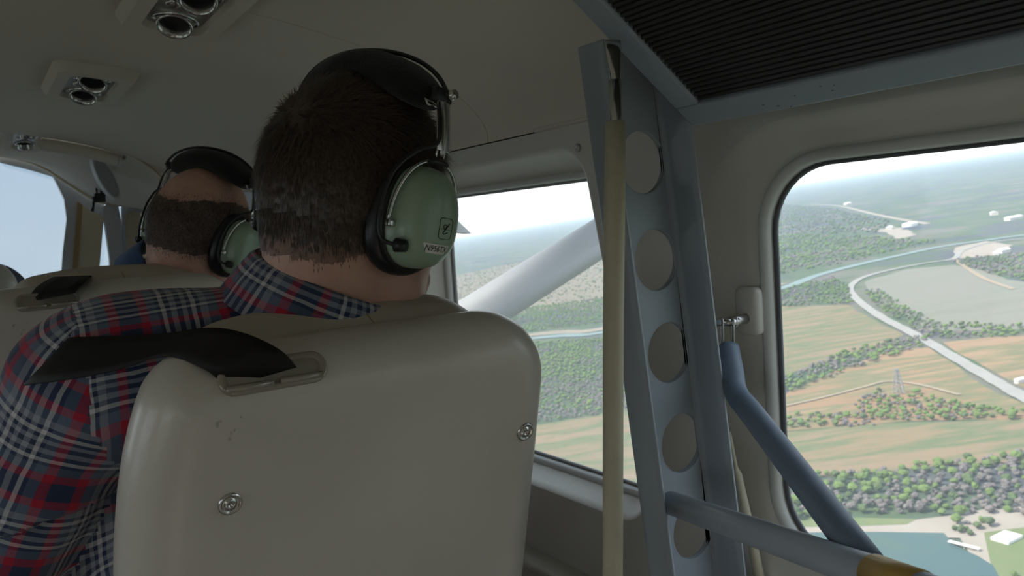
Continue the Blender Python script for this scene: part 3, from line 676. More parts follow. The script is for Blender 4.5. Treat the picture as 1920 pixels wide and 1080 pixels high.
for ty in range(3):
    B = [blob(50+ty*5+v, 1) for v in range(3)]; VV, FF, n = [], [], 0
    for q, (_, x, y, t2, s, reg) in enumerate(trees[NIND:]):
        if t2 != ty: continue
        V, Fc = B[q % 3]; a = rt.uniform(0, 6.28); c_, s_ = cos(a), sin(a)
        W_ = np.column_stack([(V[:, 0]*c_-V[:, 1]*s_)*s*1.05+x, (V[:, 0]*s_+V[:, 1]*c_)*s*1.05+y, V[:, 2]*s*0.9]); VV.append(W_); FF += [(i+n, j+n, k+n) for i, j, k in Fc]; n += len(V)
    if VV:
        o = mk(['green_woodland', 'grey_brushland', 'dark_woodland'][ty], np.vstack(VV), FF, T_far[ty], mw=EARTH)
        tag(o, ['distant green tree canopy across the scrubland', 'distant grey-brown brush across the scrubland', 'distant dark green tree canopy across the scrubland'][ty], 'trees', kind='stuff')
# ---- far buildings, tank, dock, pylon
def gthing(name, px, label, cat, group=None):
    o = empty(name); x, y = ground(*px); o.matrix_world = EARTH @ Matrix.Translation((x, y, 0)); return tag(o, label, cat, group)
def gpart(name, VF, material, root):
    o = mk(name, *VF, material, mw=None, smooth=False, origin=(0, 0, 0)); o.parent = root; o.location = (0, 0, 0); return o
B_white = mat('white_roof', (0.72, 0.72, 0.70), 0.6); B_grey = mat('pale_shed_wall', (0.55, 0.52, 0.48), 0.8); B_wood = mat('weathered_dock', (0.60, 0.56, 0.50), 0.9); B_steel = mat('pylon_steel', (0.25, 0.25, 0.25), 0.7)
t = gthing('water_tank', (1706, 424), 'large round white tank among the distant scrub', 'tank')
gpart('tank_wall', tube([(0, 0, 0), (0, 0, 7)], 17, 24), B_white, t); gpart('tank_roof', tube([(0, 0, 7), (0, 0, 10)], [17.5, 1.0], 24), B_white, t)
def shed(px, s, rot, label):
    t = gthing('shed', px, label, 'building'); c, sn = cos(rot), sin(rot); R_ = [[c, -sn, 0], [sn, c, 0], [0, 0, 1]]
    gpart('wall', bevbox((0, 0, s[2]/2), s, 0, rot=R_), B_grey, t)
    P = np.array([(-s[0]*.54, -s[1]*.56, s[2]), (s[0]*.54, -s[1]*.56, s[2]), (s[0]*.54, s[1]*.56, s[2]), (-s[0]*.54, s[1]*.56, s[2]), (-s[0]*.54, 0, s[2]*1.4), (s[0]*.54, 0, s[2]*1.4)]) @ np.array(R_).T
    gpart('roof', (P, [(0, 1, 5, 4), (2, 3, 4, 5), (0, 4, 3), (1, 2, 5), (3, 2, 1, 0)]), B_white, t)
shed((1589, 384), (30, 18, 8), 0.4, 'small white shed at the far lane start')
shed((1668, 430), (22, 14, 6), 1.0, 'white-roofed shed beside the round tank')
shed((1882, 474), (16, 9, 5), 0.3, 'white-roofed building beside the dark scrub at the road end')
shed((1868, 478), (9, 7, 4), 0.9, 'tiny white shed next to the building at the road end')
shed((1900, 412), (30, 16, 6), 0.2, 'long pale shed in the distant greenery')
shed((1864, 403), (18, 14, 6), 1.2, 'pale house in the distant greenery')
shed((1912, 718), (6, 3, 2.6), 0.3, 'white trailer beside the gravel road')
t = gthing('dock', (1808, 1028), 'weathered white plank dock on the pond', 'dock')
g0 = np.array(ground(1780, 1021)); g1 = np.array(ground(1838, 1036)); gc = np.array(ground(1808, 1028)); dv = (g1-g0); ln = np.linalg.norm(dv); an = atan2(dv[1], dv[0]); Rz = [[cos(an), -sin(an), 0], [sin(an), cos(an), 0], [0, 0, 1]]
gpart('deck', bevbox((0, 0, 1.4), (ln, 1.7, 0.25), 0, rot=Rz), B_wood, t)
for k in (-0.45, 0, 0.45): gpart('piling', tube([np.array([ln*k*cos(an), ln*k*sin(an), 0]), np.array([ln*k*cos(an), ln*k*sin(an), 1.4])], 0.2, 8), B_wood, t)
t = gthing('patio_slab', (1888, 1012), 'white concrete slab on the lawn by the pond', 'slab')
gpart('slab', bevbox((0, 0, 0.9), (9, 7, 1.2), 0.05, rot=[[0.9, -0.43, 0], [0.43, 0.9, 0], [0, 0, 1]]), B_white, t)
t = gthing('pylon', (1686, 738), 'grey lattice pylon standing on the orange field', 'pylon')
hh, bb, tp = 17.0, 2.8, 0.8
for sx in (-1, 1):
    for sy in (-1, 1): gpart('leg', tube([(sx*bb, sy*bb, 0), (sx*tp, sy*tp, hh)], 0.28, 5), B_steel, t)
for k in range(6):
    za, zb = hh*k/6, hh*(k+1)/6; ra, rb = bb+(tp-bb)*k/6, bb+(tp-bb)*(k+1)/6
    gpart('brace', join(*[tube([np.array([x0*ra, y0*ra, za]), np.array([x1*rb, y1*rb, zb])], 0.16, 4) for (x0, y0, x1, y1) in ((-1, -1, 1, -1), (1, -1, 1, 1), (1, 1, -1, 1), (-1, 1, -1, -1), (1, -1, -1, -1), (-1, 1, 1, 1))]), B_steel, t)
# ---- haze layer lying over the land
hz = bpy.data.materials.new('ground_haze'); hz.use_nodes = True; hz.node_tree.nodes.clear()
ho = hz.node_tree.nodes.new('ShaderNodeOutputMaterial'); hv = hz.node_tree.nodes.new('ShaderNodeVolumeScatter'); hv.inputs['Color'].default_value = (0.15, 0.205, 0.28, 1); hv.inputs['Density'].default_value = 0.00030; hv.inputs['Anisotropy'].default_value = 0.2
hz.node_tree.links.new(hv.outputs[0], ho.inputs['Volume'])
V, Fc = bevbox((0, 0, 60-0.5), (2*BIG-100, 2*BIG-100, 121), 0)
haze = mk('haze', V, Fc, hz, mw=EARTH, smooth=False); tag(haze, 'pale blue haze lying over the land outside', 'haze', kind='stuff')

# ---- wing and strut
sa, sb_ = ony(880, 604, 2.06), ony(1125, 450, 2.06); sd = sb_-sa; sd /= np.linalg.norm(sd)
st = empty('wing_strut', sa-sd*0.5); tag(st, 'pale wing strut slanting up outside the hazy side window', 'strut')
cv = np.array([0, 1, 0])-sd*sd[1]; cv /= np.linalg.norm(cv); tv = np.cross(sd, cv)
def foil(p, ch_, th): return [p+cv*ch_*cos(a)+tv*th*sin(a)*(1.0+0.3*cos(a)) for a in np.linspace(0, 2*pi, 25)[:-1]]
LS = 3.0
mk('strut_tube', *loft([foil(sa+sd*s, 0.085, 0.062) for s in (-0.45, LS)], cap0=True, cap1=True), M_wing, st)
mk('strut_cuff', *loft([foil(sa+sd*(LS-0.25+0.1*k), 0.09+0.01*k, 0.066+0.01*k) for k in range(4)], cap0=True, cap1=True), M_wing, st)
tip = sa+sd*LS
wg = empty('wing', (0.0, 2.2, tip[2]+0.1)); tag(wg, 'white high wing above the cabin', 'wing')
def airfoil(x): return [np.array([x, 2.75-1.6*u, tip[2]+0.12+(0.14 if up_ else -0.10)*sqrt(max(u, 0))*(1-u)*2.2]) for up_, us in ((1, np.linspace(0, 1, 12)), (0, np.linspace(1, 0, 12)[1:-1])) for u in us]
mk('wing_panel', *loft([airfoil(x) for x in (-7, 0, 7)], cap0=True, cap1=True), M_wing, wg)
# small triangular fairing seen at the front edge of the far window
fr = fix_normals(mk('mirror_fairing', *extrude_poly([ony(832, 380, 1.36), ony(846, 402, 1.36), ony(884, 438, 1.36), ony(832, 432, 1.36)], (0, 0.03, 0)), M_greywhite, smooth=False))
tag(fr, 'small pale triangular fairing outside the hazy window near headset', 'fairing')
# ================================================================== SEATS
TR = 0.26
S_T = np.array([0, -TR, sqrt(1-TR*TR)]); S_N = np.array([0, -sqrt(1-TR*TR), -TR]); S_X = np.array([1.0, 0, 0])
S_O = np.array([0.277, 0.617, 0.968])        # top centre of the rear face
def seat_back_sdf(hw, b0, b1, n0, n1, rc, re, hump=0.0, res=0.006, lx=0.0):
    """slab between rear-face offsets n0..n1 (n grows forward), b0..b1 along the recline"""
    R_ = np.column_stack([S_X, S_T, -S_N]); pts = np.array([S_O+S_X*a+S_T*b-S_N*n for a in (-hw-.05, hw+.05) for b in (b0-.05, b1+.05) for n in (n0-.05, n1+.05)])
    s = SDF(pts.min(0), pts.max(0), res)
    def fn(P):
        q = (P-S_O) @ R_; a = q[..., 0]; lw = hw-lx-0.046*np.exp(np.clip(q[..., 1]-b1, -1, 0)/0.085)+0.008; a = np.where(a < 0, a*hw/lw, a); bc = (b0+b1)/2; hb = (b1-b0)/2+hump*np.cos(np.clip(a/hw, -1, 1)*pi/2)
        rq = np.where(a < 0, rc*0.45, rc); dx = np.abs(a)-hw+rq; db = np.abs(q[..., 1]-bc)-hb+rq
        d2 = np.sqrt(np.maximum(dx, 0)**2+np.maximum(db, 0)**2)+np.minimum(np.maximum(dx, db), 0)-rq
        w = np.abs(q[..., 2]-(n0+n1)/2)-(n1-n0)/2
        u, v = d2+re, w+re
        return np.sqrt(np.maximum(u, 0)**2+np.maximum(v, 0)**2)+np.minimum(np.maximum(u, v), 0)-re
    s.add(fn, pts.min(0), pts.max(0)); return s.mesh()
M_scuff = mat('scuffed_vinyl', (0.40, 0.37, 0.32), 0.8, var=0.2, vscale=300)
def build_seat(label, belt=None):
    base = np.array([S_O[0], 0.90, FLOOR]); root = empty('passenger_seat', base); tag(root, label, 'seat', 'cabin seats')
    V, Fc = seat_back_sdf(0.212, -0.72, -0.016, 0.0, 0.092, 0.070, 0.044, 0.002, lx=0.016); Vsh, Fsh = smooth(V, Fc, 3), Fc; shell = mk('back_shell', Vsh, Fsh, M_vinyl, root)
    V, Fc = seat_back_sdf(0.203, -0.66, -0.024, 0.062, 0.165, 0.085, 0.046, 0.013, lx=0.052); Vcu, Fcu = smooth(V, Fc, 3), Fc; cush = mk('back_cushion', Vcu, Fcu, M_vinyl2, root)
    # stitched seams over the cushion top
    from mathutils.bvhtree import BVHTree
    bc_ = BVHTree.FromPolygons([tuple(v) for v in Vcu], [tuple(int(i) for i in f) for f in Fcu])
    for pts_ in ([(684, 582), (692, 594), (702, 607), (712, 622), (719, 636)],):
        P = [np.array(bc_.ray_cast(Vector(CAM), Vector(ray(*q)))[0]) for q in pts_]; mk('seam', *tube(spline(P, 4), 0.0008, 6), M_tan, cush)
    # base cushion and pedestal
    y0 = S_O[1]+0.30; cz = 0.29
    s = SDF((0.05, 0.75, 0.10), (0.51, 1.32, 0.36), 0.008)
    def fn(P):
        q = np.abs(P-np.array([S_O[0], 1.045, 0.225]))-np.array([0.205, 0.245, 0.075])+0.05
        return np.linalg.norm(np.maximum(q, 0), axis=-1)+np.minimum(q.max(-1), 0)-0.05
    s.add(fn, (0.06, 0.76, 0.11), (0.5, 1.31, 0.35)); V, Fc = s.mesh(); mk('seat_cushion', V, Fc, M_vinyl2, root)
    mk('pedestal', *bevbox((S_O[0], 1.05, 0.07), (0.34, 0.36, 0.16), 0.01), M_vinyl, root)
    for sx in (-0.15, 0.15):
        for yy in (0.90, 1.20): mk('leg', *tube([(S_O[0]+sx, yy, FLOOR), (S_O[0]+sx, yy, 0.0)], 0.014, 10), M_dull, root)
    from mathutils.bvhtree import BVHTree
    bv = BVHTree.FromPolygons([tuple(v) for v in Vsh], [tuple(int(i) for i in f) for f in Fsh])
    def shell_hit(px, py):
        h, n_, _, _ = bv.ray_cast(Vector(CAM), Vector(ray(px, py))); return np.array(h), np.array(n_)
    # snap studs on the rear face
    for px in ((431, 944), (984, 809)):
        c, _n = shell_hit(*px)
        prof = [(0.0098, -0.001), (0.0098, 0.0012), (0.0088, 0.0024), (0.0076, 0.0024), (0.0066, 0.0010), (0.0052, 0.0012), (0.0044, 0.0026), (0.0022, 0.0028), (0.0016, 0.0012), (0.0004, 0.0010)]
        lo = [[c+S_N*h+(S_X*cos(a)+S_T*sin(a))*r for a in np.linspace(0, 2*pi, 25)[:-1]] for r, h in prof]
        mk('stud', *loft(lo, cap1=True), M_steel, shell)
    # belt slot bezel on the rolled top rear edge
    c, nn = shell_hit(513, 700); nn = nn if nn @ S_N > 0 else -nn; nn = nn-S_X*(nn @ S_X); nn /= np.linalg.norm(nn); vv = np.cross(S_X, nn); vv = vv if vv[2] > 0 else -vv
    c = c+nn*0.0005
    def lp(hu, hv, r, h): return [c+S_X*u+vv*v+nn*h for u, v in rrect(0, 0, hu, hv, r, 6)]
    bz = mk('belt_slot', *loft([lp(0.044, 0.0135, 0.012, -0.002), lp(0.044, 0.0135, 0.012, 0.0018), lp(0.0425, 0.012, 0.0105, 0.003), lp(0.0395, 0.009, 0.008, 0.003), lp(0.038, 0.0078, 0.007, 0.0012)]), M_bezel, shell)
    mk('slot_opening', np.array(lp(0.038, 0.0078, 0.007, 0.0012)), [tuple(range(24))], M_bezel, bz, smooth=False)
    for ua, ub in ((-0.040, -0.003), (0.003, 0.038)):
        mk('slot_bar', *tube([c+S_X*ua-vv*0.0085+nn*0.003, c+S_X*ub-vv*0.0085+nn*0.003], 0.0028, 8), M_bezel, bz)
    # scuffed flakes below the slot
    rs = random.Random(3)
    for (px, py), r_ in zip(((408, 796), (414, 790), (434, 812), (430, 822), (440, 806), (452, 782)), (0.0020, 0.0012, 0.0013, 0.0015, 0.0010, 0.0008)):
        c, n_ = shell_hit(px, py); n_ = n_ if n_ @ S_N > 0 else -n_; a_ = np.cross(n_, S_X); a_ /= np.linalg.norm(a_); b_ = np.cross(n_, a_)
        ring = [c+n_*0.0004+(a_*cos(t)*1.6+b_*sin(t))*r_*rs.uniform(0.6, 1.2) for t in np.linspace(0, 2*pi, 9)[:-1]]
        mk('scuff_mark', np.array(ring), [tuple(range(8))], M_scuff, shell, smooth=False)
    return root
def ribbon(name, A, B, material, parent, m=8, th=0.0012):
    a = spline(A, m); b = spline(B, m); n = 5
    rows = [[p*(1-t)+q*t for t in np.linspace(0, 1, n)] for p, q in zip(a, b)]
    V, Fc = loft(rows, closed=False); o = mk(name, V, Fc, material, parent)
    md = o.modifiers.new('thickness', 'SOLIDIFY'); md.thickness = th; md.offset = 0
    return o
seat1 = build_seat('beige vinyl seat in front of the post, holding the plaid-shirted man')
E1_px = [(556, 688, .640), (528, 658, .628), (480, 633, .634), (430, 618, .645), (380, 616, .655), (330, 623, .664), (280, 628, .672), (220, 630, .682), (160, 632, .692), (128, 634, .706), (126, 640, .77)]
E2_px = [(424, 726, .632), (398, 702, .618), (362, 682, .622), (325, 669, .635), (288, 671, .648), (250, 684, .652), (205, 697, .656), (150, 708, .660), (95, 716, .668), (46, 722, .690), (50, 724, .75)]
ribbon('shoulder_belt', [ond(*p) for p in E1_px], [ond(*p) for p in E2_px], M_belt, seat1)
seat2 = copy_tree(seat1); seat2.location = Vector(seat1.location)+Vector((-0.093, 0.755, 0.040))
for ch_ in list(seat2.children):
    if ch_.name.startswith('shoulder_belt'): bpy.data.objects.remove(ch_)
LOCS[seat2.name] = tuple(seat2.location)
seat2['label'] = 'beige front seat holding the balding man in blue'
ribbon('shoulder_belt', [ond(140, 549, 1.20), ond(152, 535, 1.205), ond(165, 524, 1.23), ond(170, 517, 1.27), ond(172, 520, 1.30)], [ond(55, 566, 1.20), ond(58, 552, 1.205), ond(72, 536, 1.23), ond(100, 520, 1.27), ond(110, 522, 1.30)], M_belt, seat2)
seat3 = copy_tree(seat1); seat3.location = Vector(seat1.location)+Vector((-0.375, 1.56, 0.088)); seat3['label'] = 'pilot seat at the left edge beside the windshield'
for ch_ in list(seat3.children):
    if ch_.name.startswith('shoulder_belt'): bpy.data.objects.remove(ch_)

for st_, dz_ in ((seat2, 0.040), (seat3, 0.088)):       # front rows sit higher: longer legs down to the floor
    for ch_ in st_.children:
        if ch_.name.startswith('leg'): ch_.scale.z = (0.15+dz_)/0.15; ch_.location.z = -dz_
# ================================================================== PEOPLE
def head_prims(s, T, inflate=0.0, neck=True):
    """T: function local->world; local x right, y facing, z up, origin between the ears"""
    Rm = T['R']; o = T['o']; W = lambda p: o+Rm @ np.array(p, float); g = inflate
    s.ell(W((0, -0.008, 0.036)), (0.0735+g, 0.088+g, 0.086+g), Rm, 0.03)
    s.ell(W((0, -0.044, -0.005)), (0.063+g, 0.049+g, 0.068+g), Rm, 0.04)
    s.ell(W((0, 0.030, -0.040)), (0.060+g, 0.066+g, 0.078+g), Rm, 0.03)
    if g: return
    s.cap(W((-0.045, 0.03, -0.085)), W((0, 0.078, -0.105)), 0.020, 0.020, 0.03); s.cap(W((0.045, 0.03, -0.085)), W((0, 0.078, -0.105)), 0.020, 0.020, 0.03)
    s.cap(W((0, 0.094, 0.005)), W((0, 0.116, -0.032)), 0.008, 0.012, 0.02); s.cap(W((-0.012, 0.104, -0.037)), W((0.012, 0.104, -0.037)), 0.008, 0.008, 0.012)
    s.cap(W((-0.035, 0.083, 0.022)), W((0.035, 0.083, 0.022)), 0.010, 0.010, 0.025)
    s.cap(W((-0.018, 0.097, -0.062)), W((0.018, 0.097, -0.062)), 0.006, 0.006, 0.01); s.cap(W((-0.016, 0.095, -0.073)), W((0.016, 0.095, -0.073)), 0.006, 0.006, 0.01)
    for sx in (-1, 1):
        s.ell(W((sx*0.031, 0.092, 0.004)), (0.014, 0.008, 0.009), Rm, 0.01, sub=True)
        s.ell(W((sx*0.0765, -0.008, -0.012)), (0.009, 0.026, 0.032), Rm, 0.012)
def build_person(p, label, group=None):
    Rm = frame_from(p['up'], p['face']); o = np.array(p['head'], float); T = dict(R=Rm, o=o); W = lambda q: o+Rm @ np.array(q, float)
    SL, SR, PV, N0 = [np.array(p[k], float) for k in ('sl', 'sr', 'pelvis', 'neck')]
    lat = SR-SL; lat[2] = 0; lat /= np.linalg.norm(lat); fw = np.cross([0, 0, 1], lat); Rb = np.column_stack([lat, fw, [0, 0, 1]])
    elL, elR, haL, haR = [np.array(p[k], float) for k in ('el_l', 'el_r', 'ha_l', 'ha_r')]
    kn = [PV+lat*sx*0.13+fw*p.get('thigh', 0.42)+np.array([0, 0, 0.02]) for sx in (-1, 1)]; hip = [PV+lat*sx*0.095+np.array([0, 0, -0.01]) for sx in (-1, 1)]
    an_ = [np.array([k[0], k[1]-0.04, FLOOR+p.get('lift', 0)+0.085]) for k in kn]
    chest = (SL+SR)/2*0.5+PV*0.5+np.array([0, 0, 0.10])+fw*0.015
    lo = np.min([SL, SR, elL, elR, PV, *kn, *an_, o+0.03], 0)-0.17; hi = np.max([SL, SR, elL, elR, haL, haR, *kn, W((0, 0, 0.15)), *an_], 0)+0.16; lo[2] = FLOOR-0.02
    def torso(s, g=0.0):
        s.ell(PV+np.array([0, 0, 0.02]), (0.165+g, 0.12+g, 0.115+g), Rb, 0.05)
        s.ell(PV*0.65+chest*0.35+np.array([0, 0, 0.03]), (p.get('waistw', 0.150)+g, 0.108+g, 0.16+g), Rb, 0.06)
        s.ell(chest, (p.get('chestw', 0.165)+g, 0.112+g, 0.19+g), Rb, 0.06)
        s.cap(SL*0.85+SR*0.15, SR*0.85+SL*0.15, 0.062+g, k=0.06)
        nb = N0-np.array([0, 0, 0.02])
        s.cap(nb, SL*0.8+nb*0.2+np.array([0, 0, 0.012]), 0.052+g, 0.045+g, 0.06); s.cap(nb, SR*0.8+nb*0.2+np.array([0, 0, 0.012]), 0.052+g, 0.045+g, 0.06)
    def arms(s, g=0.0, hands=True):
        for S, E_, H, sx in ((SL, elL, haL, -1), (SR, elR, haR, 1)):
            s.cap(S, E_, 0.055+g, 0.043+g, 0.035); s.cap(E_, H, 0.042+g, 0.028+g, 0.02)
            if not hands: continue
            d = H-E_; d /= np.linalg.norm(d); d2 = d+np.array([0, 0.3, -0.15]); d2 /= np.linalg.norm(d2); sd_ = np.cross(d2, [0, 0, 1]); sd_ /= np.linalg.norm(sd_); un = np.cross(sd_, d2)
            pc = H+d2*0.055; s.ell(pc, (0.042, 0.05, 0.016), np.column_stack([sd_, d2, un]), 0.015)
            for q, (off, L_) in enumerate(((-0.030, 0.062), (-0.010, 0.075), (0.010, 0.070), (0.029, 0.055))):
                k0 = pc+sd_*off+d2*0.038; k1 = k0+d2*L_*0.5-un*0.006; k2 = k1+d2*L_*0.42-un*0.020
                s.cap(k0, k1, 0.0095, 0.0085, 0.006); s.cap(k1, k2, 0.0085, 0.0075, 0.006)
            t0 = pc-sd_*sx*0.034-d2*0.02; t1 = t0-sd_*sx*0.022+d2*0.03-un*0.004; t2 = t1+d2*0.030-un*0.008
            s.cap(t0, t1, 0.012, 0.010, 0.012); s.cap(t1, t2, 0.010, 0.0085, 0.006)
    def legs(s, g=0.0):
        for h_, k_, a_ in zip(hip, kn, an_):
            s.cap(h_, k_, 0.088+g, 0.060+g, 0.04); s.cap(k_, a_, 0.058+g, 0.038+g, 0.03)
    s = SDF(lo, hi, 0.0055); torso(s, -0.004); arms(s, -0.004); legs(s, -0.004)
    for a_ in an_: s.cap(a_, a_+fw*0.13+np.array([0, 0, -0.045]), 0.036, 0.028, 0.03)
    head_prims(s, T); nb = N0-np.array([0, 0, 0.03]); s.cap(W((0, -0.032, -0.055)), nb, 0.058, 0.062, 0.03)
    V, Fc = s.mesh(); V = smooth(V, Fc, 1); base = np.array([PV[0], PV[1], FLOOR])
    body = mk('person', V, Fc, M_skin, origin=base); LOCS[body.name] = tuple(base); tag(body, label, 'person', group)
    for sx in (-1, 1):
        c = W((sx*0.031, 0.083, 0.004)); vs = []; fs = []
        lo2 = [[c+Rm @ (0.0115*np.array([sin(th)*cos(ph), cos(th), sin(th)*sin(ph)])) for ph in np.linspace(0, 2*pi, 13)[:-1]] for th in np.linspace(0.05, pi-0.05, 8)]
        mk('eye', *loft(lo2, cap0=True, cap1=True), M_eye, body)
    # ---- shirt
    s = SDF(lo, hi, 0.006); torso(s, 0.009); s2 = SDF(lo, hi, 0.006); arms(s2, 0.010, False)
    Ft, Fa = s.F.copy(), s2.F+0.006*0; k = 0.035; hh_ = np.maximum(k-np.abs(Ft-Fa), 0)/k; s.F = np.minimum(Ft, Fa)-hh_*hh_*k*0.25
    V, Fc = s.mesh(); nd = o-N0; nd /= np.linalg.norm(nd); hem = PV[2]-0.03
    cut = N0+nd*p.get('neckcut', 0.012)
    def keep(c):
        k1 = ~(((c-cut) @ nd > 0) & (np.linalg.norm(c-N0, axis=1) < 0.12)); k2 = c[:, 2] > hem
        for E_, H in ((elL, haL), (elR, haR)):
            d = (H-E_)/np.linalg.norm(H-E_); end = p.get('sleeve', 0.92); k1 &= ~(((c-(E_+(H-E_)*end)) @ d > 0) & (np.linalg.norm(c-H, axis=1) < 0.16))
        return k1 & (k2 | (np.linalg.norm(c-haL, axis=1) < 0.2) | (np.linalg.norm(c-haR, axis=1) < 0.2))
    V, Fc = prune(V, Fc, keep); V = smooth(V, Fc, 2); Nn = vnormals(V, Fc)
    # folds of the cloth
    x, y, z = V.T
    w_ = (np.sin(z*46+3.1*np.sin(x*19+y*11))*0.5+np.sin(z*83+x*37+2*np.sin(y*31))*0.3+np.sin(x*61-z*28)*0.25)
    amp = 0.0034*(0.45+0.55*np.clip((N0[2]-0.10-z)/0.15, 0, 1)); zf = p.get('fold', None)
    dsp = w_*amp
    if zf is not None:
        t_ = (z-zf-0.02*np.sin(x*14))/0.012; dsp += 0.007*np.where(t_ > 0, np.exp(-np.abs(t_)/5.0), -0.5*np.exp(-np.abs(t_)/1.2))
    V = V+Nn*dsp[:, None]
    c = V[Fc].mean(1); uv = np.zeros((len(Fc), 4, 2))
    def armd(c, S, E_, H):
        def sg(a, b): t = np.clip(((c-a) @ (b-a))/((b-a) @ (b-a)), 0, 1); return np.linalg.norm(c-a-t[:, None]*(b-a), axis=1)
        return np.minimum(sg(S+(E_-S)*0.22, E_), sg(E_, H))
    gi = np.clip(np.round((c-s.lo)/s.h).astype(int), 0, s.n-1); arm_ = (Fa < Ft)[tuple(gi.T)]
    isl = arm_ & (np.linalg.norm(c-SL, axis=1) < np.linalg.norm(c-SR, axis=1)); isr = arm_ & ~isl
    Vq = V[Fc]
    uv[..., 0] = (Vq-N0) @ lat; uv[..., 1] = Vq[..., 2]+0.75*((Vq-N0) @ fw)
    for msk, S, E_ in ((isl, SL, elL), (isr, SR, elR)):
        ax = (E_-S)/np.linalg.norm(E_-S); a1 = np.cross(ax, lat); a1 /= np.linalg.norm(a1); a2 = np.cross(ax, a1)
        q = Vq[msk]-S; al = q @ ax; th = np.arctan2(q @ a2, q @ a1); th0 = th[:, :1]; th = th0+((th-th0+pi) % (2*pi)-pi)
        uv[msk, :, 0] = th*0.055+0.02; uv[msk, :, 1] = -al
    shirt = mk('shirt', V, Fc, p['shirt'], body, uv=uv.reshape(-1, 2))
    md = shirt.modifiers.new('cloth', 'SOLIDIFY'); md.thickness = 0.0015; md.offset = -1
    if p.get('shirt_label'): shirt['label'] = p['shirt_label']
    # collar: stand and turned-down fall, open at the throat
    cc = N0+nd*p.get('collar_h', 0.020); cx = lat-nd*(lat @ nd); cx /= np.linalg.norm(cx); cy = np.cross(nd, cx)
    rows, uvv = [], []; m_ = 44; prof = p.get('collar', [(0.069, 0.000), (0.071, 0.018), (0.073, 0.028), (0.077, 0.032), (0.082, 0.027), (0.090, 0.006), (0.098, -0.020)])
    for r, h in prof:
        row = []
        for a in np.linspace(-pi/2+0.45-pi, -pi/2-0.45+pi, m_):       # centred on the nape (-y)
            sag = 0.010*(cos(a+pi/2)); row.append(cc+cx*cos(a)*r*1.02+cy*sin(a)*r*1.06+nd*(h+sag*(-1)*0.3))
        rows.append(row)
    V, Fc = loft(rows, closed=False); ll = np.concatenate([[0], np.cumsum([sqrt((prof[i+1][0]-prof[i][0])**2+(prof[i+1][1]-prof[i][1])**2) for i in range(len(prof)-1)])])
    uv = [[(k % m_)/(m_-1)*0.40+0.045, -ll[k//m_]+0.10] for f in Fc for k in f]
    col_ = mk('collar', V, Fc, p['shirt'], body, uv=uv); col_.parent = shirt; col_.location = (0, 0, 0)
    md = col_.modifiers.new('cloth', 'SOLIDIFY'); md.thickness = 0.0022; md.offset = 1
    for k in range(5):
        c = chest+fw*(0.118)+np.array([0, 0, 0.12-0.075*k]); b_ = mk('button', *tube([c, c+fw*0.02], 0.0055, 10), M_tagw, body); b_.parent = shirt
    # ---- trousers and shoes
    s = SDF(lo, hi, 0.008); legs(s, 0.008); s.ell(PV+np.array([0, 0, 0.0]), (0.172, 0.128, 0.115), Rb, 0.05); V, Fc = s.mesh()
    V, Fc = prune(V, Fc, lambda c: (c[:, 2] < PV[2]+0.06) & (c[:, 2] > FLOOR+p.get('lift', 0)+0.075)); mk('trousers', V, Fc, M_denim, body)
    for a_ in an_:
        s = SDF(a_-0.2, a_+0.26, 0.007); s.cap(a_+np.array([0, 0, -0.005])-fw*0.02, a_+fw*0.13+np.array([0, 0, -0.042]), 0.044, 0.036, 0.03); s.cap(a_-fw*0.02+np.array([0, 0, -0.045]), a_+fw*0.15+np.array([0, 0, -0.05]), 0.034, 0.034, 0.02)
        V, Fc = s.mesh(); V[:, 2] = np.maximum(V[:, 2], FLOOR+p.get('lift', 0)+0.001); mk('shoe', V, Fc, M_shoe, body)
    # ---- hair
    nb0 = N0-np.array([0, 0, 0.03]); hp = p['hair']; s = SDF(W((0, 0, 0))-0.17, W((0, 0, 0))+0.17, 0.005); head_prims(s, T, inflate=0.0015); s.cap(W((0, -0.032, -0.055)), nb0, 0.0595, 0.0635, 0.03)
    G = np.stack(np.meshgrid(*s.ax, indexing='ij'), -1); q = (G-o) @ Rm
    thick = hp['t0']+(hp['t1']-hp['t0'])*np.clip((q[..., 2]-hp['z0'])/(hp['z1']-hp['z0']), 0, 1)
    s.F = s.F-thick.astype(np.float32); V, Fc = s.mesh(); V = smooth(V, Fc, 1)
    ql = (V-o) @ Rm; Nn = vnormals(V, Fc); rg = RNG.normal(size=len(V)); V = V+Nn*(rg*hp['rough'])[:, None]
    hmask = hp['mask']
    def kh(c): return hmask((c-o) @ Rm) > hp.get('cap_in', 0.008)
    Vc, Fcc = prune(V, Fc, kh)
    hair = mk('hair', Vc, Fcc, hp.get('capmat', hp['mat']), body); hair['label'] = hp['label']
    if hp.get('fade'):
        s3 = SDF(W((0, 0, 0))-0.17, W((0, 0, 0))+0.17, 0.005); head_prims(s3, T, inflate=0.0012); s3.cap(W((0, -0.032, -0.055)), nb0, 0.0592, 0.0632, 0.03); V3, F3 = s3.mesh(); V3 = smooth(V3, F3, 1)
        V3, F3 = prune(V3, F3, lambda c_: hmask((c_-o) @ Rm) > 0.010); hf = mk('hair_fade', V3, F3, M_fade, body); hf.parent = hair
    Fa_ = np.asarray(Fc); c = V[Fa_].mean(1); mm = hmask((c-o) @ Rm); ar = np.linalg.norm(np.cross(V[Fa_[:, 1]]-V[Fa_[:, 0]], V[Fa_[:, 3]]-V[Fa_[:, 0]]), axis=1)
    ar = ar*(np.clip((mm+hp.get('spread', 0.006))/hp.get('ramp', 0.03), 0, 1)**1.3); n = hp['n']; pick = RNG.choice(len(Fa_), n, p=ar/ar.sum())
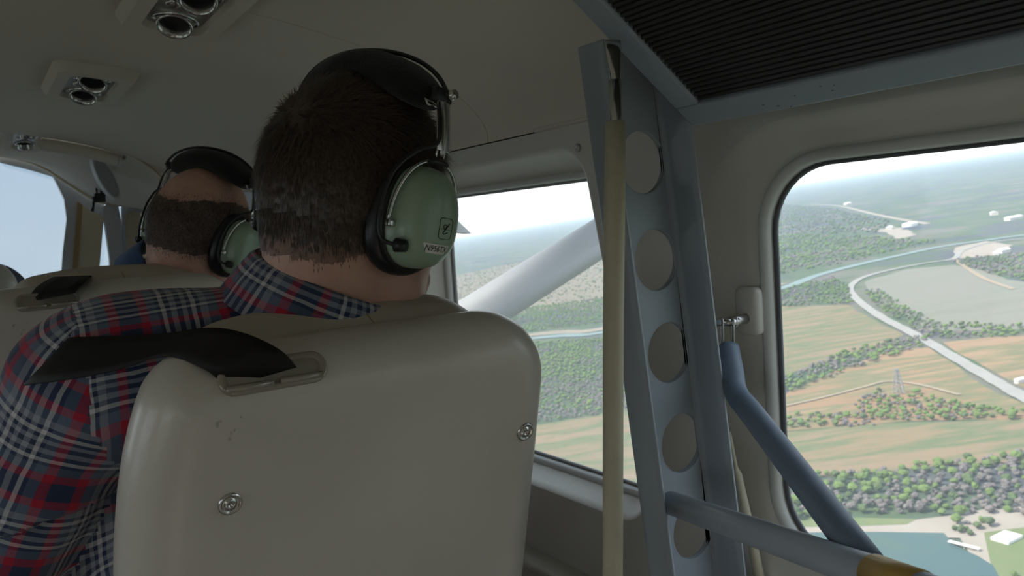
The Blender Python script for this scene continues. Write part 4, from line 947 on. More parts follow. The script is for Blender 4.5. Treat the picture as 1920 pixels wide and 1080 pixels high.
    a, b = RNG.random(n), RNG.random(n); Q = V[Fa_[pick]]; root = (Q[:, 0]*(1-a)[:, None]+Q[:, 1]*a[:, None])*(1-b)[:, None]+(Q[:, 3]*(1-a)[:, None]+Q[:, 2]*a[:, None])*b[:, None]
    fn = np.cross(Q[:, 2]-Q[:, 0], Q[:, 3]-Q[:, 1]); fn /= np.linalg.norm(fn, axis=1)[:, None]+1e-12; rl = (root-o) @ Rm
    comb = hp['comb'](rl) @ Rm.T; comb = comb-fn*(np.sum(comb*fn, 1))[:, None]; comb /= np.linalg.norm(comb, axis=1)[:, None]+1e-9
    lift = hp['lift'](rl)[:, None]; dr_ = comb*(1-lift)+fn*lift+RNG.normal(size=(n, 3))*hp['mess']; dr_ /= np.linalg.norm(dr_, axis=1)[:, None]
    Ls = (hp['len'](rl)*RNG.uniform(0.6, 1.2, n))[:, None]; wv = np.cross(dr_, fn); wv /= np.linalg.norm(wv, axis=1)[:, None]+1e-9; wv *= hp['w']
    p0 = root-fn*hp.get('sink', 0.002); p1 = p0+dr_*Ls*0.5; d2 = dr_*0.8+comb*0.5-fn*0.18; d2 /= np.linalg.norm(d2, axis=1)[:, None]; p2 = p1+d2*Ls*0.5
    VV = np.stack([p0-wv, p0+wv, p1-wv*0.8, p1+wv*0.8, p2], 1).reshape(-1, 3); i = np.arange(n)*5
    FF = [t for k in i for t in ((k, k+1, k+3, k+2), (k+2, k+3, k+4))]
    st_ = mk('hair_strands', VV, FF, hp['mat'], body, smooth=True); st_.parent = hair; st_['kind'] = 'stuff'
    return body, mat4(Rm, o)
def prof_line(ys, zs): return lambda q: q[:, 2]-np.interp(q[:, 1], ys, zs)
def SS(x, a, b): t_ = np.clip((x-a)/(b-a), 0, 1); return t_*t_*(3-2*t_)
M_fade = mat('faded_nape', (0.20, 0.115, 0.088), 0.6, col2=(0.27, 0.155, 0.115), vscale=120)
def mask1(q): return prof_line([-0.12, -0.07, -0.045, -0.02, 0.02, 0.045, 0.065, 0.085], [-0.066, -0.070, -0.058, -0.025, 0.0, 0.02, 0.05, 0.088])(q)
M_stubble = mat('cropped_scalp', (0.10, 0.062, 0.048), 0.6, col2=(0.15, 0.095, 0.072), vscale=90)
hair1 = dict(t0=0.001, t1=0.006, z0=-0.06, z1=0.06, rough=0.0005, mask=mask1, mat=M_hair, label='short dark brown hair', n=46000, w=0.00036, mess=0.10, cap_in=0.050, ramp=0.045, spread=-0.002, fade=True,
    comb=lambda q: np.stack([q[:, 0]*0.3, 0.25+0.65*SS(q[:, 2], 0.02, 0.11), -1.0+0.9*SS(q[:, 2], 0.03, 0.12)], 1),
    lift=lambda q: 0.16+0.10*np.clip(q[:, 2]/0.1, 0, 1)+0.25*np.clip((q[:, 1]-0.04)/0.05, 0, 1), len=lambda q: 0.005+0.018*np.clip((q[:, 2]+0.06)/0.12, 0, 1)+0.016*np.clip((q[:, 1]-0.04)/0.05, 0, 1)*(q[:, 2] > 0.05))
def mask2(q):                                # horseshoe of cropped hair round a bald crown
    low = prof_line([-0.12, -0.07, -0.045, -0.02, 0.02, 0.045], [-0.040, -0.042, -0.034, -0.010, 0.0, 0.03])(q)
    top = np.interp(q[:, 1], [-0.11, -0.06, -0.02, 0.05], [0.062, 0.076, 0.082, 0.07])-q[:, 2]
    return np.minimum(low, top)
hair2 = dict(t0=0.0004, t1=0.0010, z0=-0.05, z1=0.05, rough=0.0003, mask=mask2, mat=M_hair2, capmat=M_stubble, spread=0.006, ramp=0.032, sink=-0.0002, label='cropped dark hair round a bald crown', n=16000, w=0.00030, mess=0.08, cap_in=0.010,
    comb=lambda q: np.stack([q[:, 0]*0.2, 0.2+0*q[:, 0], -1+0*q[:, 0]], 1), lift=lambda q: 0.14+0*q[:, 0], len=lambda q: 0.0030+0*q[:, 0])
man1, HM1 = build_person(dict(head=(0.345, 0.772, 1.079), up=(0.20, -0.08, 0.97), face=(0.96, 0.28, 0), neck=(0.297, 0.800, 0.962),
    chestw=0.205, waistw=0.185, sl=(0.085, 0.855, 0.930), sr=(0.465, 0.835, 0.890), thigh=0.40, pelvis=(0.275, 1.015, 0.385), el_l=(-0.045, 0.965, 0.66), el_r=(0.515, 0.95, 0.65), ha_l=(0.165, 1.20, 0.50), ha_r=(0.40, 1.20, 0.50),
    shirt=M_plaid, shirt_label='navy, red and white plaid flannel shirt', hair=hair1, fold=0.80), 'man in plaid shirt and green headset looking out the side window')
man2, HM2 = build_person(dict(head=(0.376, 1.540, 1.072), up=(0.24, -0.15, 0.96), face=(0.86, 0.51, 0), neck=(0.322, 1.600, 0.984),
    sl=(0.11, 1.66, 0.938), sr=(0.45, 1.64, 0.918), thigh=0.40, pelvis=(0.195, 1.775, 0.437), el_l=(-0.02, 1.74, 0.66), el_r=(0.40, 1.78, 0.66), ha_l=(0.10, 1.98, 0.56), ha_r=(0.27, 1.98, 0.56), lift=0.0,
    shirt=M_blueshirt, hair=hair2, collar_h=0.012), 'balding man in blue collared shirt on the front seat')
hair3 = dict(hair1); hair3['label'] = 'dark hair of the pilot'; hair3['n'] = 4000
man3, HM3 = build_person(dict(head=(-0.12, 2.47, 1.115), up=(0, 0.05, 1), face=(0, 1, 0), neck=(-0.11, 2.455, 1.012),
    sl=(-0.28, 2.46, 0.968), sr=(0.085, 2.46, 0.966), pelvis=(-0.10, 2.595, 0.475), thigh=0.40, el_l=(-0.34, 2.53, 0.73), el_r=(0.13, 2.53, 0.73), ha_l=(-0.22, 2.60, 0.62), ha_r=(0.02, 2.60, 0.62),
    shirt=M_greyshirt, hair=hair3, sleeve=0.92), 'pilot in grey shirt mostly hidden at the left edge')

# ================================================================== HEADSETS
RY, RZ, DH = 0.0385, 0.0495, 0.037
def egg(a, g=0.0):
    ex = 0.86; c, s_ = cos(a), sin(a); y = (RY+g)*abs(c)**ex*(1 if c > 0 else -1); z = (RZ+g)*abs(s_)**ex*(1 if s_ > 0 else -1)
    return y*(1-0.07*z/RZ), z
X0 = 0.088                                    # plane where the shell begins
def dome_x(y, z):
    r = sqrt((y/(RY*(1-0.07*z/RZ)))**2+(z/RZ)**2); r = min(r, 0.999); return X0+DH*(1-r**3.6)**(1/2.4)
def build_headset(label, mw, group='aviation headsets'):
    root = empty('headset'); tag(root, label, 'headset', group)
    def pt(name, VF, m, par=None, sm=True): o = mk(name, *VF, m, mw=None, origin=(0, 0, 0), smooth=sm); o.parent = par or root; o.location = (0, 0, 0); return o
    NA = 40; AA = np.linspace(0, 2*pi, NA+1)[:-1]
    for sg in (1, -1):
        fx = lambda P: np.array([(sg*p[0], p[1], p[2]) for p in P]); flip = (lambda f: f) if sg == 1 else (lambda f: [q[::-1] for q in f])
        def add(name, VF, m, par=None, sm=True): return pt(name, (fx(VF[0]), flip(VF[1])), m, par, sm)
        lo = []
        for r in (1.0, 0.985, 0.95, 0.9, 0.82, 0.7, 0.55, 0.4, 0.2, 0.03):
            lo.append([(X0+DH*(1-min(r, 0.9999)**3.6)**(1/2.4), egg(a)[0]*r, egg(a)[1]*r) for a in AA])
        lo = [[(X0-0.006, *egg(a)) for a in AA]]+lo
        cup = add('ear_cup', loft(lo, cap1=True), M_green); cup['label'] = 'sage green ear cup shell'
        lo = [[(x, *egg(a, g)) for a in AA] for x, g in ((0.072, -0.012), (0.0665, -0.004), (0.0655, 0.003), (0.068, 0.0075), (0.075, 0.0090), (0.0815, 0.0065), (0.085, 0.002), (0.086, -0.004))]
        add('ear_cushion', loft(lo), M_cush, cup)
        lo = [[(x, *egg(a, g)) for a in AA] for x, g in ((0.0845, 0.0005), (0.0855, 0.0030), (0.0895, 0.0030), (0.0905, 0.0005))]
        add('cup_rim', loft(lo), M_black, cup)
        # wire stirrup hugging the shell
        ang = np.linspace(radians(-8), radians(188), 30); P = [(0.099+0.008*sin(max(0, min(pi, a))), *egg(a, 0.0045)) for a in ang]
        stp = add('stirrup', tube(P, 0.0018, 8), M_steel)
        for a in (radians(-8), radians(188)):
            y, z = egg(a, 0.003); add('pivot_clip', bevbox((0.099, y*0.965, z), (0.008, 0.010, 0.007), 0.0015), M_steel, stp)
        add('stirrup_sleeve', tube([(0.110, *egg(a, 0.0045)) for a in np.linspace(radians(76), radians(104), 7)], 0.0026, 8), M_black, stp)
        # adjuster rods up to the headband
        for dy in (-0.005, 0.005): add('adjuster_rod', tube(spline([(0.110, dy, 0.058), (0.110, dy, 0.075), (0.107, dy, 0.095), (0.101, dy, 0.115)], 4), 0.0013, 8), M_steel)
        add('adjuster_strap', tube(spline([(0.111, 0.001, 0.060), (0.111, 0.001, 0.080), (0.107, 0.001, 0.10), (0.100, 0.001, 0.118)], 4), [0.0036]*13, 6), M_dull)
        add('adjuster_plate', bevbox((0.1085, 0.0, 0.090), (0.0016, 0.017, 0.052), 0.0006, rot=[[cos(-0.17), 0, sin(-0.17)], [0, 1, 0], [-sin(-0.17), 0, cos(-0.17)]]), M_steel)
        blk = add('adjuster_block', bevbox((0.101, 0, 0.117), (0.010, 0.022, 0.014), 0.002), M_black)
        add('thumb_screw', tube([(0.104, 0.006, 0.118), (0.113, 0.006, 0.120)], 0.0048, 12), M_steel, blk)
        # lead from headband to the rear of the cup
        yb, zb = egg(radians(205), 0.004)
        lead = add('lead', tube(spline([(0.103, -0.006, 0.112), (0.112, -0.008, 0.090), (0.114, -0.010, 0.070), (0.106, -0.026, 0.060), (0.098, -0.045, 0.036), (0.096, -0.052, 0.0), (0.098, -0.0485, -0.024), (0.112, -0.0385, -0.030)], 6), 0.0021, 8), M_black)
        add('grommet', tube([(0.107, -0.037, -0.029), (0.1165, -0.0345, -0.029)], [0.0068, 0.0055], 12), M_black, lead)
    # spring band with fleece pad
    def arc(th, r=0.0): return (sin(th)*(0.103+r), 0.0, 0.070+cos(th)*(0.074+r))
    ths = np.linspace(-radians(62), radians(62), 33)
    lo = [[(arc(t, 0.004)[0], -0.010, arc(t, 0.004)[2]), (arc(t, 0.004)[0], 0.010, arc(t, 0.004)[2]), (arc(t, 0.0026)[0], 0.010, arc(t, 0.0026)[2]), (arc(t, 0.0026)[0], -0.010, arc(t, 0.0026)[2])] for t in ths]
    band = pt('headband', loft(lo, cap0=True, cap1=True), M_steel)
    lo = []
    for q, t in enumerate(np.linspace(-radians(57), radians(57), 37)):
        e_ = sin(pi*(q+0.6)/37.2)**0.35; w_ = 0.041*e_; h_ = 0.0215*e_; c = np.array(arc(t, -0.003)); n_ = np.array([sin(t), 0, cos(t)])
        lo.append([c+np.array([0, 1, 0])*w_*cos(a)*abs(cos(a))**-0.3*(1+0.02*sin(9*t+3*a))+n_*h_*sin(a) for a in np.linspace(0.01, 2*pi+0.01, 25)[:-1]])
    pt('headband_pad', loft(lo, cap0=True, cap1=True), M_fleece, band)
    pt('band_lead', tube([np.array(arc(t, 0.0205))+np.array([0, -0.004+0.012*sin(t*2.5), 0]) for t in np.linspace(-radians(60), radians(60), 33)], 0.0023, 8), M_black)
    # printed label and emblem on the right shell
    def onshell(P, h=0.0005): return np.array([(dome_x(y, z)+h, y, z) for y, z in P])
    cups = [c for c in root.children if c.name.startswith('ear_cup')]; cupR = cups[0]
    tc_, tw, th_ = (-0.001, -0.0275), 0.0168, 0.0046; g = [(tc_[0]+u*tw, tc_[1]+v*th_) for v in (-1, -0.33, 0.33, 1) for u in np.linspace(-1, 1, 13)]
    Fq = [(r*13+k, r*13+k+1, (r+1)*13+k+1, (r+1)*13+k) for r in range(3) for k in range(12)]
    tg = pt('name_tag', (onshell(g), Fq), M_tagw, cupR); tg['label'] = 'white tag printed N956TX'
    cu = bpy.data.curves.new('tag_text', 'FONT'); cu.body = 'N956TX'; cu.size = 0.0078; cu.align_x = 'CENTER'; cu.align_y = 'CENTER'
    ob = bpy.data.objects.new('tag_text', cu); COL.objects.link(ob); dg = bpy.context.evaluated_depsgraph_get(); me = bpy.data.meshes.new_from_object(ob.evaluated_get(dg)); bpy.data.objects.remove(ob)
    tv_ = np.array([v.co[:] for v in me.vertices]); tf = [tuple(p_.vertices) for p_ in me.polygons]; bpy.data.meshes.remove(me)
    pt('tag_lettering', (onshell([(tc_[0]+v[0], tc_[1]+v[1]) for v in tv_], 0.0009), tf), M_ink, tg, False)
    ec = (0.0060, -0.0075); sq = rrect(0, 0, 0.0088, 0.0098, 0.0035, 6); sq = sq+[sq[0]]
    em = pt('emblem', tube(onshell([(ec[0]+u, ec[1]+v) for u, v in sq], 0.0003), 0.00028, 5), M_ink, cupR)
    glyph = [(0.0042, 0.0052), (0.0020, 0.0020), (-0.0005, -0.0002), (-0.0026, 0.0006), (-0.0030, 0.0026), (-0.0012, 0.0038), (0.0006, 0.0026), (0.0002, 0.0), (-0.0018, -0.0022), (-0.0032, -0.0040), (-0.0018, -0.0050), (0.0008, -0.0044), (0.0030, -0.0034)]
    gp = [(p_[0], p_[1]) for p_ in spline([np.array([u, v, 0]) for u, v in glyph], 6)]
    pt('emblem_script', tube(onshell([(ec[0]+u, ec[1]+v) for u, v in gp], 0.0003), 0.0005, 5), M_ink, em)
    pt('emblem_line', tube(onshell([(ec[0]+u, ec[1]-0.0006) for u in np.linspace(-0.0075, 0.0075, 9)], 0.0002), 0.00016, 4), M_ink, em)
    root.matrix_world = mw
    return root
hs1 = build_headset('green headset worn by the man in the plaid shirt', HM1 @ Matrix.Translation((0, -0.004, -0.004)))
hs2 = copy_tree(hs1); hs2.matrix_world = HM2 @ Matrix.Translation((0, -0.004, -0.006)); hs2['label'] = 'green headset worn by the balding man in blue'
hs3 = copy_tree(hs1); hs3.matrix_world = HM3 @ Matrix.Translation((0, -0.004, -0.004)); hs3['label'] = 'green headset worn by the pilot'

# ================================================================== RACK: POST, RIBBED TRAY, TUBES
XL = lambda z: 0.542+(1.22-max(z, 0.45))*0.0997
XR = lambda z: XL(z)+0.111
YF, YW = 0.600, 0.642
M_dull2 = mat('chipped_primer', (0.09, 0.10, 0.11), 0.7)
rk = empty('folding_rack', (0.70, 0.62, FLOOR)); tag(rk, 'blue-grey folding rack with drilled channel post and black ribbed underside', 'rack')
bm = bmesh.new(); ZB = [1.225, 0.45, FLOOR]
def brng(P):
    vs = [bm.verts.new(p) for p in P]; return [bm.edges.new((vs[i], vs[(i+1) % len(vs)])) for i in range(len(vs))]
ed = brng([(XL(z)+0.008, YW, z) for z in ZB]+[(XR(z)-0.008, YW, z) for z in ZB[::-1]])
HC = [(0.625, 1.108), (0.637, 1.0), (0.649, 0.894), (0.662, 0.787), (0.673, 0.681), (0.683, 0.574)]
for hx, hz_ in HC: ed += brng([(hx+0.0335*cos(a), YW, hz_+0.0345*sin(a)) for a in np.linspace(0, 2*pi, 33)[:-1]])
bmesh.ops.triangle_fill(bm, use_beauty=True, edges=ed); me = bpy.data.meshes.new('post_web'); bm.to_mesh(me); bm.free(); me.materials.append(M_blue)
me.transform(Matrix.Translation(-Vector(LOCS[rk.name])))
web = bpy.data.objects.new('post_web', me); COL.objects.link(web); web.parent = rk
md = web.modifiers.new('gauge', 'SOLIDIFY'); md.thickness = 0.003; md.offset = 0
for hx, hz_ in HC: mk('hole_rim', *loft([[(hx+r*cos(a), YW+d, hz_+(r+0.001)*sin(a)) for a in np.linspace(0, 2*pi, 33)[:-1]] for r, d in ((0.0350, -0.0016), (0.0336, -0.0022), (0.0333, 0.005))]), M_blue, web)
def flange(side):
    zs = [1.225, 1.222, 1.215, 1.2]+list(np.linspace(1.18, 0.45, 14))+[FLOOR]; rows = []
    for z in zs:
        x = XL(z) if side < 0 else XR(z); rt_ = {1.225: 0.014, 1.222: 0.008, 1.215: 0.002}.get(z, 0.0) if side < 0 else 0
        pr = [(x, YF, z)] + [(x, YF+(YW-0.008-YF)*t, z) for t in (0.3, 0.7)] + [(x-side*0.008*(1-cos(a)), YW-0.008+0.008*sin(a), z) for a in np.linspace(0, pi/2, 6)]
        rows.append([(p[0], p[1]-0.0 if k else p[1]+rt_*0, p[2]) for k, p in enumerate(pr)])
    o = mk('post_flange', *loft(rows, closed=False), M_blue, rk); m_ = o.modifiers.new('gauge', 'SOLIDIFY'); m_.thickness = 0.003; m_.offset = 0; return o
flange(-1); flange(1)
K0 = np.array([0.661, YF, 1.141]); DI = np.array([-0.802, 0, 0.597]); NI = np.array([-0.597, 0, -0.802])   # NI points down into the cabin
LD, YBK = 0.36, -0.45
def bar(a, b, c, d, name):                    # slab from 4 corner points, thickened away from the cabin
    o = fix_normals(mk(name, *extrude_poly([a, b, c, d], -NI*0.022), M_blue, rk, smooth=False)); m_ = o.modifiers.new('edge', 'BEVEL'); m_.width = 0.0025; m_.segments = 2; return o
PT = lambda u, y: K0*np.array([1, 0, 1])+DI*u+np.array([0, y, 0])
bar(PT(0, YF), PT(0.030, YF), PT(0.030, YBK), PT(0, YBK), 'frame_rail')
bar(PT(LD-0.03, YF), PT(LD, YF), PT(LD, YBK), PT(LD-0.03, YBK), 'frame_rail')
bar(PT(0.030, YF), PT(LD-0.03, YF), PT(LD-0.03, YF-0.032), PT(0.030, YF-0.032), 'frame_end')
bar(PT(0.030, YBK+0.032), PT(LD-0.03, YBK+0.032), PT(LD-0.03, YBK), PT(0.030, YBK), 'frame_end')
rs = random.Random(9)
for u_, y_ in ((0.012, 0.500), (0.007, 0.486), (0.003, 0.474), (0.016, 0.462), (0.013, 0.425), (0.021, 0.432), (0.019, 0.420)):
    c = PT(u_, y_)+NI*0.0003; r_ = rs.uniform(0.0008, 0.0017)
    mk('paint_chip', np.array([c+(DI*sin(t)*0.7+np.array([0, 1, 0])*cos(t)*1.8)*r_*rs.uniform(0.6, 1.2) for t in np.linspace(0, 2*pi, 8)[:-1]]), [tuple(range(7))], M_dull2, rk, smooth=False)
back = fix_normals(mk('mat_base', *extrude_poly([PT(0.029, YF-0.031)-NI*0.006, PT(LD-0.029, YF-0.031)-NI*0.006, PT(LD-0.029, YBK+0.031)-NI*0.006, PT(0.029, YBK+0.031)-NI*0.006], -NI*0.008), M_rib, rk, smooth=False))
nr = 48; w0 = 0.031; pitch = (LD-0.062)/nr
ribv = None
for k in range(nr):
    u = w0+pitch*(k+0.5); P0 = PT(u, 0)
    if ribv is None:
        pr = [(-0.42, 0), (-0.30, 0.0022), (-0.12, 0.0034), (0.12, 0.0034), (0.30, 0.0022), (0.42, 0)]
        lo = [[DI*pitch*a+NI*b-NI*0.0062+np.array([0, y, 0]) for a, b in pr] for y in (YF-0.033, YBK+0.033)]; V, Fc = loft(lo, closed=False)
        me = bpy.data.meshes.new('rib'); me.from_pydata([tuple(v) for v in V], [], Fc); me.materials.append(M_rib); ribv = me
    o = bpy.data.objects.new('rib', ribv); COL.objects.link(o); o.parent = back; o.location = tuple(P0-np.array(LOCS[rk.name]))
# grab tube from post to the junction, with ochre tape
tA = ony(1258, 943, 0.612); tB = ond(1655, 1082, 0.545); tC = ond(1900, 1175, 0.43)
mk('brace_tube', *tube([tA, tA*0.5+tB*0.5, tB, tC], 0.0128, 20), M_blue, rk)
tp0 = ond(1640, 1076, 0.552); dd = (tC-tB)/np.linalg.norm(tC-tB)
mk('tape_band', *tube([tp0, tp0+dd*0.05], 0.0136, 20), M_tape, rk)
pl_ = empty('padded_pole', (0.49, 0.575, FLOOR)); tag(pl_, 'beige foam-padded pole beside the drilled blue post', 'pole')
q0, q1, q2, q3 = ony(1154, 228, 0.575), ony(1150, 600, 0.575), ony(1149, 1080, 0.575), np.array([0.47, 0.575, FLOOR])
mk('foam_sleeve', *tube([q0, q0+(q1-q0)*0.003, q0*0.5+q1*0.5, q1, q2, q3], [0.0085, 0.0098, 0.0102, 0.0100, 0.0098, 0.0098], 20), M_beigepad, pl_)
u0, u1 = ony(1153, 150, 0.575), ony(1150, 85, 0.577)
mk('steel_rod', *tube([q0-(u0-q0)*0.1, q0, u0], [0.0058, 0.0058, 0.0062], 16), M_steel, pl_)
dv_ = u1-u0; rows = []
for t_, wd, th_ in ((0, 0.0062, 0.0062), (0.15, 0.0072, 0.0058), (0.45, 0.0095, 0.0045), (0.8, 0.0115, 0.003), (1.15, 0.012, 0.0025)):
    c = u0+dv_*t_; rows.append([c+np.array([0.75, -0.1, 0])*wd*cos(a)+np.array([0.1, 0.9, 0])*th_*sin(a) for a in np.linspace(0, 2*pi, 17)[:-1]])
mk('flattened_end', *loft(rows, cap1=True), M_steel, pl_)
# wall strut with rod end
ws = empty('folding_strut', tuple(onx(1362, 605, 0.735))); tag(ws, 'blue padded strut bolted to the wall with a steel clevis', 'strut')
b0, b1, b2 = onx(1365, 652, 0.722), ond(1381, 738, 0.885), ond(1630, 1062, 0.575)
mk('strut_tube', *tube(spline([b0, b0*0.5+b1*0.5+np.array([0.001, 0.001, -0.001]), b1, b1*0.8+b2*0.2, b2], 6), 0.0128, 18), M_bluepad, ws)
f0 = onx(1363, 604, 0.722); f1 = onx(1364, 655, 0.722)
for s_ in (-1, 1):
    o_ = RIGHT*0.0062*s_; mk('clevis_cheek', *loft([[f0*(1-t)+f1*t+o_+RIGHT*0.0016*cos(a)*1.2-FWD*w_*sin(a) for a in np.linspace(0, 2*pi, 13)[:-1]] for t, w_ in ((-0.18, 0.003), (-0.1, 0.007), (0.1, 0.0085), (0.5, 0.0075), (0.9, 0.006), (1.05, 0.005))], cap0=True, cap1=True), M_steel, ws)
mk('clevis_bolt', *tube([f0-RIGHT*0.013, f0+RIGHT*0.014], 0.0048, 10), M_steel, ws); mk('cotter_ring', *tube([f0+RIGHT*0.010+UP*0.007*cos(a)-FWD*0.007*sin(a) for a in np.linspace(0, 2*pi, 17)], 0.0011, 6), M_steel, ws)
mk('clevis_stem', *tube([f1*0.8+f0*0.2, f1*1.15-f0*0.15], 0.006, 12), M_steel, ws); mk('mount_washer', *tube([f0+np.array([0.004, 0, 0]), f0+np.array([0.034, 0, 0])], 0.006, 16), M_dull, ws)
# wall block beside the window, cream conduit, screw
blk = mk('trim_14', *bevbox((0.772, 0.618, 0.929), (0.034, 0.036, 0.058), 0.008, 3), M_wall); struct(blk, 'raised plastic block on the sidewall beside the large window', 'trim')
cd = mk('conduit', *tube(spline([onx(1366, 810, 0.736), onx(1382, 890, 0.738), onx(1400, 970, 0.738), onx(1424, 1085, 0.738), onx(1440, 1200, 0.738)], 6), [0.003]*6+[0.006]*19, 10), M_beigepad); tag(cd, 'thin cream conduit running down behind the blue post', 'conduit')
def screw(c, n, r, parent=None, name='screw'):
    c = np.array(c, float); n = np.array(n, float)/np.linalg.norm(n); a = np.cross(n, [0.2, 0.9, 0.3]); a /= np.linalg.norm(a); b = np.cross(n, a)
    lo = [[c+n*h+(a*cos(t)+b*sin(t))*q for t in np.linspace(0, 2*pi, 17)[:-1]] for q, h in ((r, -0.001), (r, 0.001), (r*0.8, 0.002), (r*0.55, 0.002), (r*0.35, 0.0008), (r*0.1, 0.0006))]
    return mk(name, *loft(lo, cap1=True), M_dull, parent)
sc_ = screw(onx(1083, 277, 0.749), (-1, 0, 0), 0.0062); sc_.name = 'screw'; tag(sc_, 'small brass-toned screw in the headliner above the hazy window', 'screw')

# ================================================================== OVERHEAD CONSOLES
def build_console(c, Rm, label, sc=1.12):
    root = empty('overhead_console'); tag(root, label, 'console', 'overhead air vent consoles')
    def pt(name, VF, m, par=None, sm=True): o = mk(name, *VF, m, origin=(0, 0, 0), smooth=sm); o.parent = par or root; o.location = (0, 0, 0); return o
    L2 = lambda hu, hv, r, h: [(u, v, h) for u, v in rrect(0, 0, hu, hv, r, 6)]
    sharp(pt('bezel', loft([L2(0.060, 0.118, 0.022, -0.006), L2(0.058, 0.116, 0.022, 0.005), L2(0.051, 0.108, 0.020, 0.016), L2(0.034, 0.088, 0.018, 0.016), L2(0.032, 0.086, 0.017, 0.007)]), M_liner), 40)
    plt_ = pt('vent_plate', (np.array(L2(0.032, 0.086, 0.017, 0.0075)), [tuple(range(24))]), M_dull, None, False)
    for k, (cy, tilt) in enumerate(((0.055, 0.10), (-0.052, 0.25))):
        ax = np.array([0.15, -tilt-0.35, 1.0]); ax /= np.linalg.norm(ax); a = np.cross(ax, [1, 0, 0]); a /= np.linalg.norm(a); b = np.cross(ax, a); c0 = np.array([0, cy, 0.006])
        rg = lambda r, h, ax_=None: [c0+(np.array([0, 0, 1]) if ax_ is None else ax)*h+((np.array([cos(t), sin(t), 0])) if ax_ is None else (a*cos(t)+b*sin(t)))*r for t in np.linspace(0, 2*pi, 29)[:-1]]
        pt('vent_socket', loft([rg(0.0265, 0.000), rg(0.0265, 0.004), rg(0.025, 0.006), rg(0.022, 0.002)]), M_steel, plt_)
        n_ = pt('vent_nozzle', loft([rg(0.0205, 0.0, 1), rg(0.0205, 0.014, 1), rg(0.0195, 0.016, 1), rg(0.0175, 0.016, 1), rg(0.016, 0.006, 1)]), M_steel, plt_)
        pt('nozzle_core', (np.array(rg(0.0165, 0.006, 1)), [tuple(range(28))]), M_black, plt_, False)
    for sx in (-0.016, 0.014):
        lo = [[(sx+r*cos(t), r*sin(t), h) for t in np.linspace(0, 2*pi, 17)[:-1]] for r, h in ((0.009, 0.006), (0.009, 0.009), (0.0065, 0.011), (0.004, 0.0105), (0.001, 0.0105))]
        pt('light_button', loft(lo, cap1=True), M_steel, plt_)
    m4 = mat4(Rm, c); root.matrix_world = m4 @ Matrix.Scale(sc, 4); return root
def ceil_hit(px, py):
    d = ray(px, py); lo_, hi_ = 0.2, 4.0
    for t_ in np.linspace(0.3, 3.0, 600):
        p = CAM+d*t_
        if p[1] < BOW and p[2] > ceil_pt(p[0], p[1])[2]: return p
    return p
def console_at(px, py, label, sc=1.2, twist=0.0, tiltx=0.0):
    p = ceil_hit(px, py); e = 0.02; du = ceil_pt(p[0]+e, p[1])-ceil_pt(p[0]-e, p[1]); dv2 = ceil_pt(p[0], p[1]+e)-ceil_pt(p[0], p[1]-e)
    x = du/np.linalg.norm(du); y = dv2-x*(dv2 @ x); y /= np.linalg.norm(y); x = -x; n = np.cross(x, y)   # n points down
    if n[2] > 0: n = -n; x = -x
    y2 = y*cos(twist)+x*sin(twist); x2 = np.cross(y2, n)
    y3 = y2*cos(tiltx)+n*sin(tiltx); n3 = np.cross(x2, y3)
    return build_console(p, np.column_stack([x2, y3, n3]), label, sc)
console_at(166, 150, 'vent and light console on the headliner ahead of the plaid-shirted man')
console_at(350, -2, 'vent and light console cut by the top of the view above the plaid shirt')
#@@END
# ================================================================== COCKPIT DETAILS
BVS = None
def soffit_hit(px, py):
    global BVS
    from mathutils.bvhtree import BVHTree
    if BVS is None: BVS = BVHTree.FromPolygons([v.co[:] for v in soff.data.vertices], [tuple(p.vertices) for p in soff.data.polygons])
    h, n_, _, d_ = BVS.ray_cast(Vector(CAM), Vector(ray(px, py)))
    if h is None: return ony(px, py, 2.7), np.array([0, -1.0, 0])
    n_ = np.array(n_); n_ = n_ if n_ @ ray(px, py) < 0 else -n_
    return np.array(h), n_
sh = empty('rolled_sunshade', tuple(ony(150, 262, BOW+0.02))); tag(sh, 'rolled cream sunshade under the headliner bow near the windshield', 'sunshade')
P = [ony(x, y, BOW+0.016)+np.array([0, 0, -0.016]) for x, y in ((70, 258), (110, 264), (150, 271), (190, 281), (222, 291))]
mk('shade_roll', *tube(spline(P, 6), [0.008]+[0.0175]*23+[0.016], 16), M_liner, sh)
mk('roll_end', *tube([P[-1]-np.array([0.002, 0, 0]), P[-1]+(P[-1]-P[-2])*0.12], 0.018, 16), M_greywhite, sh)
mk('roll_strap', *tube([P[-1]+np.array([0.012, 0, 0.004]), P[-1]+np.array([0.020, 0.0, 0.020])], 0.004, 8), M_tan, sh)
# oval speaker grille
spk = empty('speaker_grille', tuple(ony(200, 333, 2.60))); tag(spk, 'oval grey speaker grille on the cockpit overhead', 'speaker')
cs_ = [ony(px, py, 2.615) for px, py in ((200, 333), (221, 369), (190, 341))]
ax1 = cs_[1]-cs_[0]; ax2 = cs_[2]-cs_[0]; nrm_ = np.cross(ax1, ax2); nrm_ /= np.linalg.norm(nrm_); nrm_ = nrm_ if nrm_[1] < 0 else -nrm_
ovl = lambda k, h: [cs_[0]+ax1*k*cos(t)+ax2*k*sin(t)+nrm_*h for t in np.linspace(0, 2*pi, 41)[:-1]]
mk('grille_ring', *loft([ovl(1.18, -0.05), ovl(1.16, 0.0), ovl(1.10, 0.004), ovl(1.0, 0.003), ovl(0.98, 0.0)]), M_greywhite, spk)
mk('grille_mesh', np.array(ovl(0.99, 0.001)), [tuple(range(40))], mat('speaker_mesh', (0.30, 0.31, 0.32), 0.6, var=0.35, vscale=700), spk, smooth=False)
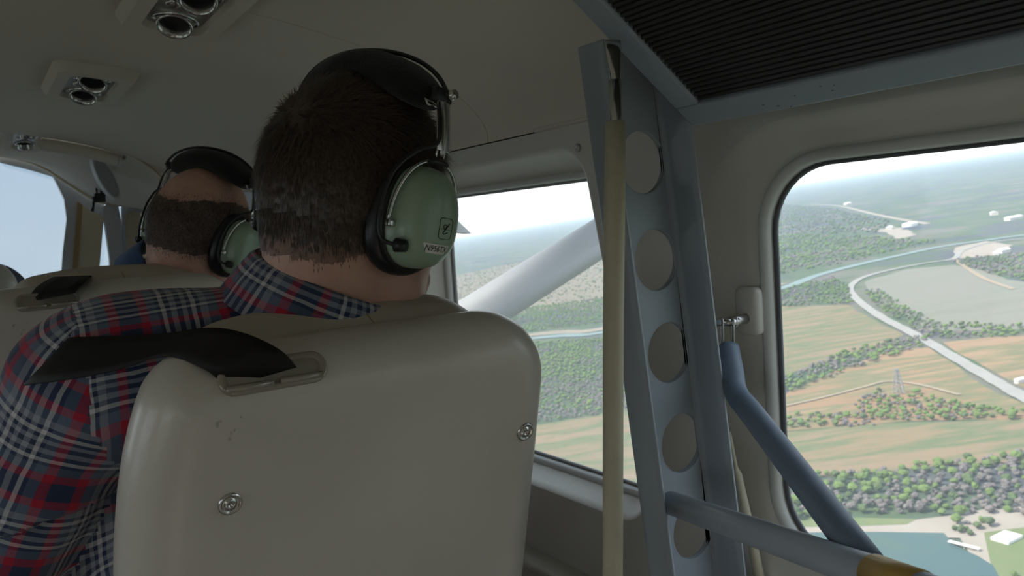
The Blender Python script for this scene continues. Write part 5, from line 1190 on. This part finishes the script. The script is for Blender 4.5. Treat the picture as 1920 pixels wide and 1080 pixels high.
# black clip mount
cl = empty('clip_mount', tuple(ony(186, 372, 2.80))); tag(cl, 'small black clip mount hanging at the windshield corner', 'mount')
bx = lambda px, py, s, y=2.80, r=None: bevbox(ony(px, py, y), tuple(1.4*v for v in s), 0.002, rot=r)
mk('clip_body', *bx(187, 371, (0.022, 0.016, 0.020)), M_black, cl)
for px in (181, 189, 196): mk('prong', *bx(px, 357, (0.004, 0.006, 0.022)), M_black, cl)
mk('clip_bar', *bx(189, 350, (0.020, 0.006, 0.004)), M_black, cl)
mk('clip_knob', *tube([ony(174, 374, 2.79), ony(180, 373, 2.79)], 0.0095, 12), M_black, cl)
mk('lever', *tube([ony(176, 376, 2.80), ony(175, 388, 2.80), ony(173, 396, 2.80)], [0.0042, 0.0035, 0.0056], 8), M_black, cl)
mk('lead', *tube(spline([ony(196, 366, 2.80), ony(208, 364, 2.80), ony(216, 371, 2.81), ony(218, 380, 2.86)], 5), 0.0022, 6), M_black, cl)
# bright door header rail
rail = mk('trim_15', *tube([ony(198, 379, 2.89), ony(240, 374, 2.86), ony(290, 367, 2.85)], 0.005, 8), M_greywhite); struct(rail, 'pale rail above the cockpit door', 'trim')
for q in ((218, 487), (233, 383)):
    s_ = screw(ony(*q, FY-0.012), (0, -1, 0), 0.0035); s_.parent = None; s_.name = 'screw'; tag(s_, 'tiny screw in the grey-white door post', 'screw', 'door post screws')
h_, n_ = soffit_hit(48, 258)
x_ = np.array([1.0, 0, -0.05]); x_ -= n_*(x_ @ n_); x_ /= np.linalg.norm(x_); y_ = np.cross(n_, x_)
c3 = build_console(h_-n_*0.004, np.column_stack([x_, y_, n_]), 'slim vent console on the cockpit overhead by the windshield', 0.95)

# armrest ledge under the far window
ledge = mk('trim_16', *bevbox((0.735, 0.95, 0.495), (0.05, 0.90, 0.018), 0.006), M_reveal); struct(ledge, 'horizontal ledge along the sidewall below the hazy window', 'trim')
lower = mk('trim_17', *bevbox((0.745, 0.95, 0.20), (0.02, 0.90, 0.56), 0.006), M_wall); struct(lower, 'lower sidewall panel below the ledge', 'trim')
